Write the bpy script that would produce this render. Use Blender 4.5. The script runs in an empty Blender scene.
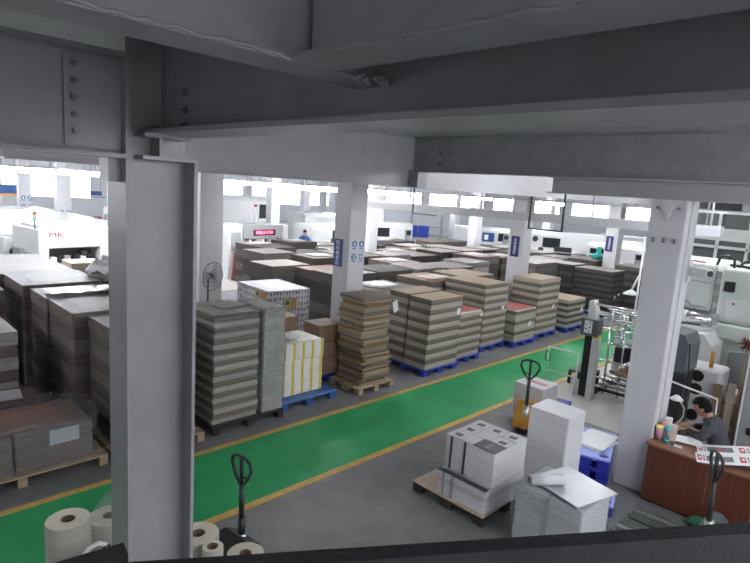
import bpy, bmesh, math, random
from mathutils import Vector, Matrix
random.seed(7)
SC = bpy.context.scene
COL = SC.collection
R = math.radians
PI = math.pi

# ------------------------------------------------------------------ camera, world, exposure
EYE = 3.6
cam_data = bpy.data.cameras.new('camera')
cam_data.sensor_fit = 'HORIZONTAL'
cam_data.sensor_width = 36.0
cam_data.lens = 36.0 * 563.0 / 750.0
cam_data.clip_start = 0.02
cam_data.clip_end = 200
cam = bpy.data.objects.new('camera', cam_data)
COL.objects.link(cam)
# columns of the rotation: camera right, up, back in world axes
right = Vector((0.70973564, -0.70148339, 0.06477941))
up = Vector((0.06872318, 0.16046016, 0.98464697))
fwd = Vector((0.70110801, 0.6943872, -0.16209247))
m = Matrix.Identity(4)
for i in range(3):
    m[i][0], m[i][1], m[i][2] = right[i], up[i], -fwd[i]
m[2][3] = EYE
cam.matrix_world = m
SC.camera = cam

world = bpy.data.worlds.new('world')
SC.world = world
world.use_nodes = True
world.node_tree.nodes['Background'].inputs[0].default_value = (0.75, 0.82, 1.0, 1)
world.node_tree.nodes['Background'].inputs[1].default_value = 0.3

SC.view_settings.view_transform = 'Standard'
SC.view_settings.look = 'None'
SC.view_settings.gamma = 1.0
SC.view_settings.use_curve_mapping = False
SC.view_settings.exposure = 2.15
SC.cycles.max_bounces = 8
SC.cycles.transparent_max_bounces = 12
SC.cycles.sample_clamp_indirect = 6.0

LAMP_POWER = 13.0        # emission of the tubes
WINDOW_POWER = 2.6       # emission of the daylight panes

# ------------------------------------------------------------------ materials
MATS = {}


def nodes_of(name):
    mt = bpy.data.materials.new(name)
    mt.use_nodes = True
    nt = mt.node_tree
    return mt, nt, nt.nodes['Principled BSDF']


def mat(name, color, rough=0.6, metal=0.0, noise=0.0, scale=8.0, bump=0.0, bscale=60.0, stretch=None, spec=None):
    """plain procedural surface: a colour broken up by noise, optional bump"""
    if name in MATS:
        return MATS[name]
    mt, nt, b = nodes_of(name)
    b.inputs['Roughness'].default_value = rough
    b.inputs['Metallic'].default_value = metal
    if spec is not None:
        b.inputs['Specular IOR Level'].default_value = spec
    b.inputs['Base Color'].default_value = (*color, 1)
    if noise or bump:
        tc = nt.nodes.new('ShaderNodeTexCoord')
        src = tc.outputs['Object']
        if stretch:
            mp = nt.nodes.new('ShaderNodeMapping')
            mp.inputs['Scale'].default_value = stretch
            nt.links.new(src, mp.inputs['Vector'])
            src = mp.outputs['Vector']
    if noise:
        n = nt.nodes.new('ShaderNodeTexNoise')
        n.inputs['Scale'].default_value = scale
        n.inputs['Detail'].default_value = 6
        n.inputs['Roughness'].default_value = 0.65
        nt.links.new(src, n.inputs['Vector'])
        r = nt.nodes.new('ShaderNodeValToRGB')
        r.color_ramp.elements[0].position = 0.3
        r.color_ramp.elements[1].position = 0.7
        r.color_ramp.elements[0].color = (*[c * (1 - noise) for c in color], 1)
        r.color_ramp.elements[1].color = (*[min(1, c * (1 + noise)) for c in color], 1)
        nt.links.new(n.outputs['Fac'], r.inputs['Fac'])
        nt.links.new(r.outputs['Color'], b.inputs['Base Color'])
    if bump:
        n2 = nt.nodes.new('ShaderNodeTexNoise')
        n2.inputs['Scale'].default_value = bscale
        n2.inputs['Detail'].default_value = 4
        nt.links.new(src, n2.inputs['Vector'])
        bp = nt.nodes.new('ShaderNodeBump')
        bp.inputs['Strength'].default_value = bump
        bp.inputs['Distance'].default_value = 0.02
        nt.links.new(n2.outputs['Fac'], bp.inputs['Height'])
        nt.links.new(bp.outputs['Normal'], b.inputs['Normal'])
    MATS[name] = mt
    return mt


def lined(name, color, amount=0.25, freq=180.0, rough=0.8):
    """the edges of piled sheets: fine horizontal lines with noise"""
    mt, nt, b = nodes_of(name)
    b.inputs['Roughness'].default_value = rough
    b.inputs['Specular IOR Level'].default_value = 0.2
    tc = nt.nodes.new('ShaderNodeTexCoord')
    mp = nt.nodes.new('ShaderNodeMapping')
    mp.inputs['Scale'].default_value = (1.2, 1.2, freq)
    n = nt.nodes.new('ShaderNodeTexNoise')
    n.inputs['Scale'].default_value = 1.0
    n.inputs['Detail'].default_value = 3
    nt.links.new(tc.outputs['Object'], mp.inputs['Vector'])
    nt.links.new(mp.outputs['Vector'], n.inputs['Vector'])
    r = nt.nodes.new('ShaderNodeValToRGB')
    r.color_ramp.elements[0].position = 0.33
    r.color_ramp.elements[1].position = 0.67
    r.color_ramp.elements[0].color = (*[c * (1 - amount) for c in color], 1)
    r.color_ramp.elements[1].color = (*[min(1, c * (1 + amount)) for c in color], 1)
    nt.links.new(n.outputs['Fac'], r.inputs['Fac'])
    nt.links.new(r.outputs['Color'], b.inputs['Base Color'])
    bp = nt.nodes.new('ShaderNodeBump')
    bp.inputs['Strength'].default_value = 0.35
    bp.inputs['Distance'].default_value = 0.01
    nt.links.new(n.outputs['Fac'], bp.inputs['Height'])
    nt.links.new(bp.outputs['Normal'], b.inputs['Normal'])
    MATS[name] = mt
    return mt


def stripes(name, base, ink, freq, width, rough=0.6):
    """vertical printed stripes, along x+y of the object"""
    mt, nt, b = nodes_of(name)
    b.inputs['Roughness'].default_value = rough
    tc = nt.nodes.new('ShaderNodeTexCoord')
    sp = nt.nodes.new('ShaderNodeSeparateXYZ')
    nt.links.new(tc.outputs['Object'], sp.inputs[0])
    ad = nt.nodes.new('ShaderNodeMath'); ad.operation = 'ADD'
    nt.links.new(sp.outputs[0], ad.inputs[0]); nt.links.new(sp.outputs[1], ad.inputs[1])
    mu = nt.nodes.new('ShaderNodeMath'); mu.operation = 'MULTIPLY'; mu.inputs[1].default_value = freq
    nt.links.new(ad.outputs[0], mu.inputs[0])
    fr = nt.nodes.new('ShaderNodeMath'); fr.operation = 'FRACT'
    nt.links.new(mu.outputs[0], fr.inputs[0])
    lt = nt.nodes.new('ShaderNodeMath'); lt.operation = 'LESS_THAN'; lt.inputs[1].default_value = width
    nt.links.new(fr.outputs[0], lt.inputs[0])
    mx = nt.nodes.new('ShaderNodeMixRGB')
    mx.inputs[1].default_value = (*base, 1); mx.inputs[2].default_value = (*ink, 1)
    nt.links.new(lt.outputs[0], mx.inputs[0])
    nt.links.new(mx.outputs[0], b.inputs['Base Color'])
    MATS[name] = mt
    return mt


def spots(name, base, ink, scale):
    """a printed pattern of small motifs on pale carton"""
    mt, nt, b = nodes_of(name)
    b.inputs['Roughness'].default_value = 0.45
    tc = nt.nodes.new('ShaderNodeTexCoord')
    mp = nt.nodes.new('ShaderNodeMapping'); mp.inputs['Scale'].default_value = (1, 1, 0.6)
    v = nt.nodes.new('ShaderNodeTexVoronoi'); v.inputs['Scale'].default_value = scale; v.inputs['Randomness'].default_value = 0.25
    nt.links.new(tc.outputs['Object'], mp.inputs[0]); nt.links.new(mp.outputs[0], v.inputs['Vector'])
    r = nt.nodes.new('ShaderNodeValToRGB')
    r.color_ramp.elements[0].position = 0.28; r.color_ramp.elements[0].color = (*ink, 1)
    r.color_ramp.elements[1].position = 0.42; r.color_ramp.elements[1].color = (*base, 1)
    nt.links.new(v.outputs['Distance'], r.inputs['Fac'])
    nt.links.new(r.outputs['Color'], b.inputs['Base Color'])
    MATS[name] = mt
    return mt


def emit(name, color, strength):
    mt = bpy.data.materials.new(name)
    mt.use_nodes = True
    nt = mt.node_tree
    nt.nodes.clear()
    e = nt.nodes.new('ShaderNodeEmission')
    e.inputs[0].default_value = (*color, 1); e.inputs[1].default_value = strength
    o = nt.nodes.new('ShaderNodeOutputMaterial')
    nt.links.new(e.outputs[0], o.inputs[0])
    MATS[name] = mt
    return mt


def film(name, amount=0.24, tint=(0.9, 0.92, 0.95), haze=0.06):
    """clear stretch film: mostly see-through, crinkled gloss"""
    mt = bpy.data.materials.new(name)
    mt.use_nodes = True
    nt = mt.node_tree
    nt.nodes.clear()
    tr = nt.nodes.new('ShaderNodeBsdfTransparent'); tr.inputs[0].default_value = (*tint, 1)
    gl = nt.nodes.new('ShaderNodeBsdfGlossy'); gl.inputs['Roughness'].default_value = 0.2
    df = nt.nodes.new('ShaderNodeBsdfDiffuse'); df.inputs[0].default_value = (0.8, 0.8, 0.82, 1)
    tc = nt.nodes.new('ShaderNodeTexCoord')
    mp = nt.nodes.new('ShaderNodeMapping'); mp.inputs['Scale'].default_value = (9, 9, 20)
    nt.links.new(tc.outputs['Object'], mp.inputs[0])
    n = nt.nodes.new('ShaderNodeTexNoise'); n.inputs['Scale'].default_value = 1.6; n.inputs['Detail'].default_value = 5; n.inputs['Distortion'].default_value = 1.2
    nt.links.new(mp.outputs[0], n.inputs['Vector'])
    bp = nt.nodes.new('ShaderNodeBump'); bp.inputs['Strength'].default_value = 1.0; bp.inputs['Distance'].default_value = 0.03
    nt.links.new(n.outputs['Fac'], bp.inputs['Height'])
    nt.links.new(bp.outputs['Normal'], gl.inputs['Normal'])
    m1 = nt.nodes.new('ShaderNodeMixShader'); m1.inputs[0].default_value = haze
    nt.links.new(tr.outputs[0], m1.inputs[1]); nt.links.new(df.outputs[0], m1.inputs[2])
    m2 = nt.nodes.new('ShaderNodeMixShader')
    n3 = nt.nodes.new('ShaderNodeTexNoise'); n3.inputs['Scale'].default_value = 0.9; n3.inputs['Detail'].default_value = 7; n3.inputs['Roughness'].default_value = 0.7; n3.inputs['Distortion'].default_value = 2.0
    nt.links.new(mp.outputs[0], n3.inputs['Vector'])
    rp = nt.nodes.new('ShaderNodeMapRange'); rp.inputs['From Min'].default_value = 0.52; rp.inputs['From Max'].default_value = 0.68
    rp.inputs['To Min'].default_value = amount * 0.12; rp.inputs['To Max'].default_value = min(1.0, amount * 1.9)
    nt.links.new(n3.outputs['Fac'], rp.inputs['Value'])
    nt.links.new(rp.outputs['Result'], m2.inputs[0])
    nt.links.new(m1.outputs[0], m2.inputs[1]); nt.links.new(gl.outputs[0], m2.inputs[2])
    o = nt.nodes.new('ShaderNodeOutputMaterial')
    nt.links.new(m2.outputs[0], o.inputs[0])
    MATS[name] = mt
    return mt


CONC = mat('concrete_floor', (0.20, 0.20, 0.205), 0.55, noise=0.22, scale=1.3, bump=0.05, bscale=40)
GREEN = mat('green_floor_paint', (0.030, 0.35, 0.125), 0.5, noise=0.16, scale=1.6)
YLINE = mat('yellow_floor_paint', (0.58, 0.37, 0.10), 0.5, noise=0.25, scale=5)
STEEL = mat('grey_painted_steel', (0.27, 0.27, 0.285), 0.45, noise=0.14, scale=3.5, bump=0.05, bscale=30)
STEELN = mat('near_column_paint', (0.265, 0.265, 0.275), 0.45, noise=0.1, scale=3.0, bump=0.04)
STEELP = mat('pale_painted_steel', (0.41, 0.41, 0.43), 0.42, noise=0.07, scale=3.0, bump=0.03)
BOLT = mat('bolt_steel', (0.22, 0.22, 0.23), 0.4, 0.6)
WALLW = mat('white_wall_paint', (0.78, 0.79, 0.82), 0.7, noise=0.04, scale=1.0)
CEIL = mat('grey_ceiling', (0.42, 0.42, 0.44), 0.8, noise=0.08, scale=1.0)
COLW = mat('white_column_paint', (0.58, 0.58, 0.61), 0.45, noise=0.05, scale=2.0)
BLACK = mat('black_rail_paint', (0.020, 0.020, 0.026), 0.42, noise=0.3, scale=12, bump=0.1, bscale=80)
DARK = mat('black_metal', (0.02, 0.022, 0.022), 0.4)
RUBBER = mat('dark_rubber', (0.025, 0.025, 0.028), 0.7)
CHROME = mat('chrome', (0.75, 0.75, 0.76), 0.18, 1.0)
ALU = mat('brushed_steel', (0.55, 0.56, 0.56), 0.35, 0.8, noise=0.1, scale=5)
MACH = mat('white_machine_enamel', (0.63, 0.64, 0.65), 0.35, noise=0.03, scale=2.0)
MACHG = mat('pale_green_grey_enamel', (0.55, 0.60, 0.57), 0.35, noise=0.04, scale=2.0)
MACHD = mat('slate_grey_enamel', (0.085, 0.10, 0.115), 0.4, noise=0.06)
MACHM = mat('mid_grey_enamel', (0.30, 0.32, 0.33), 0.4, noise=0.05)
GLASSD = mat('dark_glass', (0.02, 0.024, 0.028), 0.08)
BLUEP = mat('blue_plastic', (0.025, 0.06, 0.42), 0.35, noise=0.12, scale=6)
BLUED = mat('deep_blue_plastic', (0.02, 0.03, 0.30), 0.35, noise=0.1, scale=6)
STEELBLUE = mat('steel_blue_plastic', (0.03, 0.115, 0.36), 0.35, noise=0.1, scale=6)
BLUES = mat('pale_blue_pallet_plastic', (0.26, 0.33, 0.78), 0.35, noise=0.06, scale=6)
WOOD = mat('pallet_wood', (0.40, 0.31, 0.21), 0.75, noise=0.25, scale=6, stretch=(1, 8, 8))
WOODD = mat('dark_pallet_wood', (0.035, 0.03, 0.027), 0.7, noise=0.3, scale=6)
PLY = mat('pallet_plywood', (0.52, 0.42, 0.33), 0.7, noise=0.12, scale=5)
DESK = mat('red_brown_desk_laminate', (0.125, 0.040, 0.022), 0.32, noise=0.28, scale=4, stretch=(6, 6, 0.6))
DESKT = mat('desk_top_laminate', (0.25, 0.125, 0.075), 0.35, noise=0.2, scale=4, stretch=(1, 6, 6))
PAPER = mat('white_paper', (0.80, 0.81, 0.84), 0.6, noise=0.02, scale=6)
PEDGE = lined('white_paper_edges', (0.63, 0.63, 0.65), 0.09, 130)
PEDGEG = lined('greyish_paper_edges', (0.52, 0.53, 0.52), 0.14, 110)
CL = lined('corrugated_light', (0.40, 0.365, 0.32), 0.22, 150)
CD = lined('corrugated_dark', (0.175, 0.150, 0.125), 0.25, 150)
GL = lined('grey_board_light', (0.105, 0.096, 0.089), 0.2, 150)
GD = lined('grey_board_dark', (0.060, 0.054, 0.050), 0.25, 150)
WL = lined('wrapped_board_light', (0.15, 0.115, 0.098), 0.2, 60)
WD = lined('wrapped_board_dark', (0.10, 0.075, 0.062), 0.25, 60)
TAN = lined('tan_blank_edges', (0.35, 0.27, 0.19), 0.3, 130)
TAND = lined('brown_blank_edges', (0.21, 0.145, 0.09), 0.35, 130)
KRAFT = mat('kraft_top_sheet', (0.38, 0.30, 0.22), 0.75, noise=0.1, scale=3)
KRAFTG = mat('grey_kraft_top_sheet', (0.21, 0.19, 0.175), 0.75, noise=0.1, scale=3)
CARTON = mat('brown_carton', (0.25, 0.165, 0.11), 0.7, noise=0.12, scale=4)
CARTONT = mat('beige_carton', (0.62, 0.54, 0.44), 0.7, noise=0.06, scale=6)
YSTR = stripes('white_and_yellow_print', (0.78, 0.76, 0.72), (0.70, 0.55, 0.06), 5.2, 0.27)
SPOT = spots('pale_carton_print', (0.62, 0.60, 0.62), (0.22, 0.15, 0.14), 13)
GOLD = mat('gold_label', (0.46, 0.36, 0.13), 0.5, noise=0.15, scale=9)
ORANGE = mat('orange_label', (0.48, 0.23, 0.06), 0.5)
REDP = mat('red_print', (0.52, 0.055, 0.05), 0.5, noise=0.2, scale=14)
PINKP = mat('red_and_pink_sheet', (0.46, 0.15, 0.13), 0.5, noise=0.45, scale=9)
INK = mat('grey_ink', (0.16, 0.16, 0.18), 0.6, noise=0.5, scale=40)
INKD = mat('dark_ink', (0.05, 0.06, 0.065), 0.5, noise=0.3, scale=30)
SIGNB = mat('blue_sign', (0.016, 0.07, 0.24), 0.45)
SIGND = mat('navy_sign', (0.01, 0.018, 0.13), 0.45)
SIGNW = mat('white_lettering', (0.85, 0.87, 0.9), 0.6)
ICON = mat('blue_icon', (0.02, 0.16, 0.36), 0.5)
JACKY = mat('yellow_orange_enamel', (0.62, 0.30, 0.045), 0.4, noise=0.1)
TEAL = mat('teal_plastic', (0.02, 0.36, 0.32), 0.4)
TEALB = mat('teal_bottle_plastic', (0.05, 0.42, 0.46), 0.3)
PINK = mat('pink_plastic', (0.55, 0.28, 0.33), 0.4)
LEMON = mat('yellow_plastic', (0.75, 0.68, 0.10), 0.4)
REDC = mat('dark_red_paint', (0.30, 0.03, 0.045), 0.5)
SKIN = mat('skin', (0.45, 0.25, 0.18), 0.5, noise=0.05)
HAIR = mat('black_hair', (0.006, 0.005, 0.005), 0.7, spec=0.15, bump=0.3, bscale=90)
JACKET = mat('slate_grey_jacket', (0.055, 0.058, 0.075), 0.8, noise=0.2, scale=9, bump=0.3, bscale=25)
NAVY = mat('navy_cloth', (0.02, 0.025, 0.05), 0.85)
TROUSER = mat('dark_trousers', (0.03, 0.03, 0.038), 0.85)
WHITEP = mat('white_plastic', (0.74, 0.74, 0.75), 0.35)
ROLLF = lined('film_roll_side', (0.42, 0.40, 0.35), 0.05, 40, 0.25)
ROLLT = mat('film_roll_end', (0.60, 0.56, 0.46), 0.45, noise=0.06, scale=10)
CORE = mat('cardboard_core', (0.16, 0.10, 0.07), 0.8)
SILVER = mat('silver_sheet', (0.50, 0.51, 0.54), 0.3, 0.35, noise=0.06, scale=6)
BROWNFUZZ = mat('brown_bristle', (0.16, 0.055, 0.04), 0.9)
PLANKW = mat('plank_wood', (0.30, 0.20, 0.13), 0.7, noise=0.25, scale=5, stretch=(4, 4, 0.5))
STRIPM = mat('greenish_metal_profile', (0.30, 0.33, 0.29), 0.35, 0.55, noise=0.2, scale=4)
GREENC = mat('green_cloth', (0.03, 0.16, 0.09), 0.8, noise=0.2)
TUBE = emit('lit_tube', (0.96, 0.97, 1.0), LAMP_POWER * 0.85)
TUBEH = emit('lit_tube_over_hall', (0.96, 0.97, 1.0), LAMP_POWER * 1.7)
TUBEL = emit('lit_tube_low', (0.96, 0.97, 1.0), LAMP_POWER * 0.55)
PANE = emit('daylit_pane', (0.88, 0.94, 1.0), WINDOW_POWER)
REDLED = emit('red_led_text', (1.0, 0.06, 0.12), 3.2)
FILM = film('stretch_film')
FILMW = film('cloudy_film', 0.2, (0.85, 0.86, 0.86), 0.3)
COLSHADE = mat('shaded_column_paint', (0.36, 0.36, 0.37), 0.5, noise=0.06, scale=2.0)  # column paint darkened to stand for an unlit face
FILMT = film('thin_film', 0.10, haze=0.03)
FILMC = film('crinkled_film', 0.22, haze=0.012)
CLEAR = film('clear_plastic', 0.14, (0.9, 0.95, 0.97), 0.08)


# ------------------------------------------------------------------ mesh builder
class MB:
    """collects shapes and links them as ONE mesh object"""

    def __init__(self):
        self.bm = bmesh.new()
        self.mi = 0

    def _fin(self, n0):
        self.bm.faces.ensure_lookup_table()
        for f in self.bm.faces[n0:]:
            f.material_index = self.mi

    def box(self, x0, x1, y0, y1, z0, z1, bevel=0.0, mx=None, seg=1):
        bm2 = bmesh.new()
        bmesh.ops.create_cube(bm2, size=1.0)
        for v in bm2.verts:
            v.co = Vector((x0 + (v.co.x + .5) * (x1 - x0), y0 + (v.co.y + .5) * (y1 - y0), z0 + (v.co.z + .5) * (z1 - z0)))
        if bevel:
            bmesh.ops.bevel(bm2, geom=list(bm2.edges), offset=bevel, segments=seg, affect='EDGES', profile=0.5)
        self._merge(bm2, mx)
        return self

    def _merge(self, bm2, mx=None):
        if mx is not None:
            bmesh.ops.transform(bm2, matrix=mx, verts=bm2.verts)
        n0 = len(self.bm.faces)
        mp = {v: self.bm.verts.new(v.co) for v in bm2.verts}
        for f in bm2.faces:
            try:
                nf = self.bm.faces.new([mp[v] for v in f.verts])
                nf.smooth = f.smooth
            except ValueError:
                pass
        bm2.free()
        self._fin(n0)

    def cyl(self, p0, p1, r, r2=None, seg=14, caps=True, smooth=True):
        p0, p1 = Vector(p0), Vector(p1)
        d = p1 - p0
        bm2 = bmesh.new()
        bmesh.ops.create_cone(bm2, cap_ends=caps, segments=seg, radius1=r, radius2=r if r2 is None else r2, depth=d.length)
        if smooth:
            for f in bm2.faces:
                if len(f.verts) == 4:
                    f.smooth = True
        q = d.normalized().to_track_quat('Z', 'Y').to_matrix().to_4x4()
        self._merge(bm2, Matrix.Translation((p0 + p1) / 2) @ q)
        return self

    def tube(self, pts, r, seg=8, closed=False):
        pts = [Vector(p) for p in pts]
        n = len(pts)
        n0 = len(self.bm.faces)
        rings = []
        prev = None
        for i, p in enumerate(pts):
            if closed:
                t = (pts[(i + 1) % n] - pts[i - 1]).normalized()
            else:
                t = (pts[min(i + 1, n - 1)] - pts[max(i - 1, 0)]).normalized()
            if prev is None:
                a = t.orthogonal().normalized()
            else:
                a = (prev - t * prev.dot(t)).normalized()
            prev = a
            b = t.cross(a)
            rings.append([self.bm.verts.new(p + (a * math.cos(2 * PI * k / seg) + b * math.sin(2 * PI * k / seg)) * r) for k in range(seg)])
        m_ = n if closed else n - 1
        for i in range(m_):
            A, B = rings[i], rings[(i + 1) % n]
            for k in range(seg):
                f = self.bm.faces.new((A[k], A[(k + 1) % seg], B[(k + 1) % seg], B[k]))
                f.smooth = True
        if not closed:
            self.bm.faces.new(list(reversed(rings[0])))
            self.bm.faces.new(rings[-1])
        self._fin(n0)
        return self

    def lathe(self, prof, seg=24, at=(0, 0, 0), mx=None):
        """profile of (radius, z) pairs turned about z"""
        n0 = len(self.bm.faces)
        at = Vector(at)
        rings = []
        for r, z in prof:
            ring = []
            for k in range(seg):
                a = 2 * PI * k / seg
                co = Vector((r * math.cos(a), r * math.sin(a), z))
                if mx is not None:
                    co = mx @ co
                ring.append(self.bm.verts.new(co + at))
            rings.append(ring)
        for i in range(len(rings) - 1):
            A, B = rings[i], rings[i + 1]
            for k in range(seg):
                f = self.bm.faces.new((A[k], A[(k + 1) % seg], B[(k + 1) % seg], B[k]))
                f.smooth = True
        self._fin(n0)
        return self

    def prism(self, poly, axis, a0, a1, mx=None):
        """polygon extruded along an axis: 'x' takes (y,z), 'y' takes (x,z), 'z' takes (x,y)"""
        def co(p, a):
            return {'x': (a, p[0], p[1]), 'y': (p[0], a, p[1]), 'z': (p[0], p[1], a)}[axis]
        bm2 = bmesh.new()
        A = [bm2.verts.new(co(p, a0)) for p in poly]
        B = [bm2.verts.new(co(p, a1)) for p in poly]
        n = len(poly)
        bm2.faces.new(A); bm2.faces.new(list(reversed(B)))
        for i in range(n):
            bm2.faces.new((A[i], B[i], B[(i + 1) % n], A[(i + 1) % n]))
        bmesh.ops.recalc_face_normals(bm2, faces=bm2.faces)
        self._merge(bm2, mx)
        return self

    def sphere(self, c, r, seg=12, sc=(1, 1, 1)):
        bm2 = bmesh.new()
        bmesh.ops.create_uvsphere(bm2, u_segments=seg, v_segments=max(6, seg * 2 // 3), radius=r)
        for f in bm2.faces:
            f.smooth = True
        self._merge(bm2, Matrix.Translation(Vector(c)) @ Matrix.Diagonal((*sc, 1)))
        return self

    def build(self, name, mt, parent=None, loc=None, rz=0.0):
        me = bpy.data.meshes.new(name)
        bmesh.ops.recalc_face_normals(self.bm, faces=self.bm.faces)
        self.bm.to_mesh(me)
        self.bm.free()
        for x in (mt if isinstance(mt, (list, tuple)) else [mt]):
            me.materials.append(x)
        o = bpy.data.objects.new(name, me)
        COL.objects.link(o)
        if parent is not None:
            o.parent = parent
        if loc is not None:
            o.location = loc
        o.rotation_euler[2] = rz
        return o


def tag(o, label, cat, group=None):
    o['label'] = label
    o['category'] = cat
    if group:
        o['group'] = group
    return o


def thing(name, label, cat, loc=(0, 0, 0), rz=0.0, group=None):
    o = bpy.data.objects.new(name, None)
    o.empty_display_size = 0.1
    COL.objects.link(o)
    o.location = loc
    o.rotation_euler[2] = rz
    return tag(o, label, cat, group)


def struct(o):
    o['kind'] = 'structure'
    return o


def copy_tree(src, loc, rz=None, label=None):
    r = src.copy()
    COL.objects.link(r)
    r.location = loc
    if rz is not None:
        r.rotation_euler[2] = rz
    if label:
        r['label'] = label
    for ch in list(src.children):
        c = ch.copy(); COL.objects.link(c); c.parent = r
        for g in list(ch.children):
            d = g.copy(); COL.objects.link(d); d.parent = c
    return r


def text(name, body, size, mt, loc, rot, parent=None, label=None, align='CENTER', spacing=1.0, bold=0.0):
    cu = bpy.data.curves.new(name, 'FONT')
    cu.body = body
    cu.size = size
    cu.align_x = align
    cu.align_y = 'CENTER'
    cu.extrude = 0.002
    cu.offset = bold
    cu.space_line = spacing
    cu.materials.append(mt)
    tmp = bpy.data.objects.new(name, cu)
    COL.objects.link(tmp)
    bpy.context.view_layer.update()
    me = bpy.data.meshes.new_from_object(tmp.evaluated_get(bpy.context.evaluated_depsgraph_get()))
    bpy.data.objects.remove(tmp)
    me.materials.clear(); me.materials.append(mt)
    o = bpy.data.objects.new(name, me)
    COL.objects.link(o)
    o.location = loc
    o.rotation_euler = rot
    if parent is not None:
        o.parent = parent
    return o

# ================================================================== THE SETTING
struct(MB().box(-7, 38, -6, 44, -0.15, 0).build('floor', CONC))
struct(MB().box(-7, 36, 5.03, 6.38, 0, 0.004).build('floor', GREEN))
struct(MB().box(-7, 36, 6.38, 6.48, 0, 0.005).build('trim_1', YLINE))
struct(MB().box(-7, 36, 4.93, 5.03, 0, 0.005).build('trim_2', YLINE))
PALEFLOOR = mat('pale_floor', (0.46, 0.46, 0.43), 0.4, noise=0.08, scale=1.5)
struct(MB().box(8.9, 15.0, -5.0, 4.9, 0, 0.004).build('floor', PALEFLOOR))  # lamp light on the right-hand floor, put in as a paler colour
struct(MB().box(5.2, 12.0, 16.2, 24.0, 0, 0.004).build('floor', PALEFLOOR))  # another floor area in the same paler colour
struct(MB().box(-7, 38, -6, 44, 4.5, 4.7).build('ceiling', CEIL))
struct(MB().box(-7.2, -7, -6, 44, 0, 4.5).build('wall_left', WALLW))
struct(MB().box(38, 38.2, -6, 44, 0, 4.5).build('wall_right', WALLW))
struct(MB().box(-7, 38, 44, 44.2, 0, 4.5).build('wall_back', WALLW))
struct(MB().box(-7, 38, -6.2, -6, 0, 4.5).build('wall_front', WALLW))

# windows in the far walls: frame and lit pane
WINFR = mat('window_frame_paint', (0.62, 0.63, 0.65), 0.5)


def window(n, plane, a0, a1, z0, z1, at):
    f = MB()
    k = max(2, int(round((a1 - a0) / 1.3)))
    w = 0.06
    if plane == 'x':
        f.box(at - .08, at, a0, a1, z0 - w, z0); f.box(at - .08, at, a0, a1, z1, z1 + w)
        for i in range(k + 1):
            y = a0 + (a1 - a0) * i / k
            f.box(at - .08, at, y - w / 2, y + w / 2, z0, z1)
        p = MB().box(at - .035, at - .02, a0, a1, z0, z1)
    else:
        f.box(a0, a1, at - .08, at, z0 - w, z0); f.box(a0, a1, at - .08, at, z1, z1 + w)
        for i in range(k + 1):
            x = a0 + (a1 - a0) * i / k
            f.box(x - w / 2, x + w / 2, at - .08, at, z0, z1)
        p = MB().box(a0, a1, at - .035, at - .02, z0, z1)
    o = struct(f.build('window_%d' % n, WINFR))
    p.build('pane', PANE, o)


for i, y in enumerate((6.5, 13.0, 19.5, 26.0, 32.5)):
    window(i + 1, 'x', y, y + 5.6, 2.45, 3.5, 38)
for i, x in enumerate((-6, 1.0, 8.5, 16, 23.5, 31)):
    window(i + 6, 'y', x, x + 6.0, 1.6, 3.5, 44)


# ---- structural steel
def hbeam(name, p, axis, a0, a1, z0, z1, fw=0.2, web=0.02, ft=0.018, mt=STEEL):
    """an I-beam along x or y; p is the other horizontal coordinate of its web"""
    b = MB()
    for (u0, u1, w0, w1) in ((-web / 2, web / 2, z0 + ft * .5, z1 - ft * .5), (-fw / 2, fw / 2, z0, z0 + ft), (-fw / 2, fw / 2, z1 - ft, z1)):
        if axis == 'x':
            b.box(a0, a1, p + u0, p + u1, w0, w1)
        else:
            b.box(p + u0, p + u1, a0, a1, w0, w1)
    return struct(b.build(name, mt))


hbeam('beam', 1.10, 'y', -3.5, 2.43, 3.765, 4.5, 0.2)                 # long beam over the view
fb = hbeam('beam', 2.42, 'x', -4.0, 0.93, 3.655, 4.06, 0.16)          # bolted beam left of the near column
hbeam('beam', 1.13, 'x', -4.0, 1.09, 3.865, 4.5, 0.13, ft=0.014)      # overhead stringer
hbeam('beam', 0.83, 'y', -3.5, 1.06, 3.865, 4.5, 0.13, ft=0.014)      # overhead joist
hbeam('beam', 7.40, 'y', -5.5, 6.58, 3.93, 4.5, 0.26, mt=STEEL)       # beam over the right column
hbeam('beam', 7.40, 'y', -5.5, 3.95, 3.70, 3.93, 0.30, mt=STEELP)
hbeam('beam', 6.60, 'x', 1.35, 30.0, 3.66, 4.5, 0.22, mt=STEELP)      # beam along the storage rows
for y in (14.1, 20.0, 26.0, 32.0, 38.0):
    hbeam('beam', y, 'x', -6.5, 37.5, 3.95, 4.5, 0.2, mt=STEELP)
for x in (13.8, 20.1, 26.4):
    hbeam('beam', x, 'y', 6.7, 43.5, 4.0, 4.5, 0.2, mt=STEELP)
hb = MB().box(7.28, 7.52, 6.36, 6.56, 3.67, 3.93).build('trim_3', STEEL)
struct(hb)
# the bolted end plate of the left beam
pl = MB().box(0.70, 0.925, 2.395, 2.409, 3.69, 4.02)
struct(pl.build('trim_4', STEEL))
bl = MB()
for k in range(5):
    z = 3.745 + k * 0.062
    bl.cyl((0.735, 2.394, z), (0.735, 2.38, z), 0.013, seg=6, smooth=False)
    bl.cyl((0.735, 2.382, z), (0.735, 2.368, z), 0.007, seg=8)
struct(bl.build('trim_5', BOLT))
bl = MB()
for (y, z) in ((2.2, 3.93), (2.2, 3.86), (2.2, 3.80)):
    bl.cyl((1.09, y, z), (1.076, y, z), 0.014, seg=6, smooth=False)
    bl.cyl((1.078, y, z), (1.066, y, z), 0.007, seg=8)
for (y, z) in ((6.0, 4.25), (6.0, 4.08)):
    bl.cyl((7.39, y, z), (7.36, y, z), 0.035, seg=6, smooth=False)
struct(bl.build('trim_6', BOLT))

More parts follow.
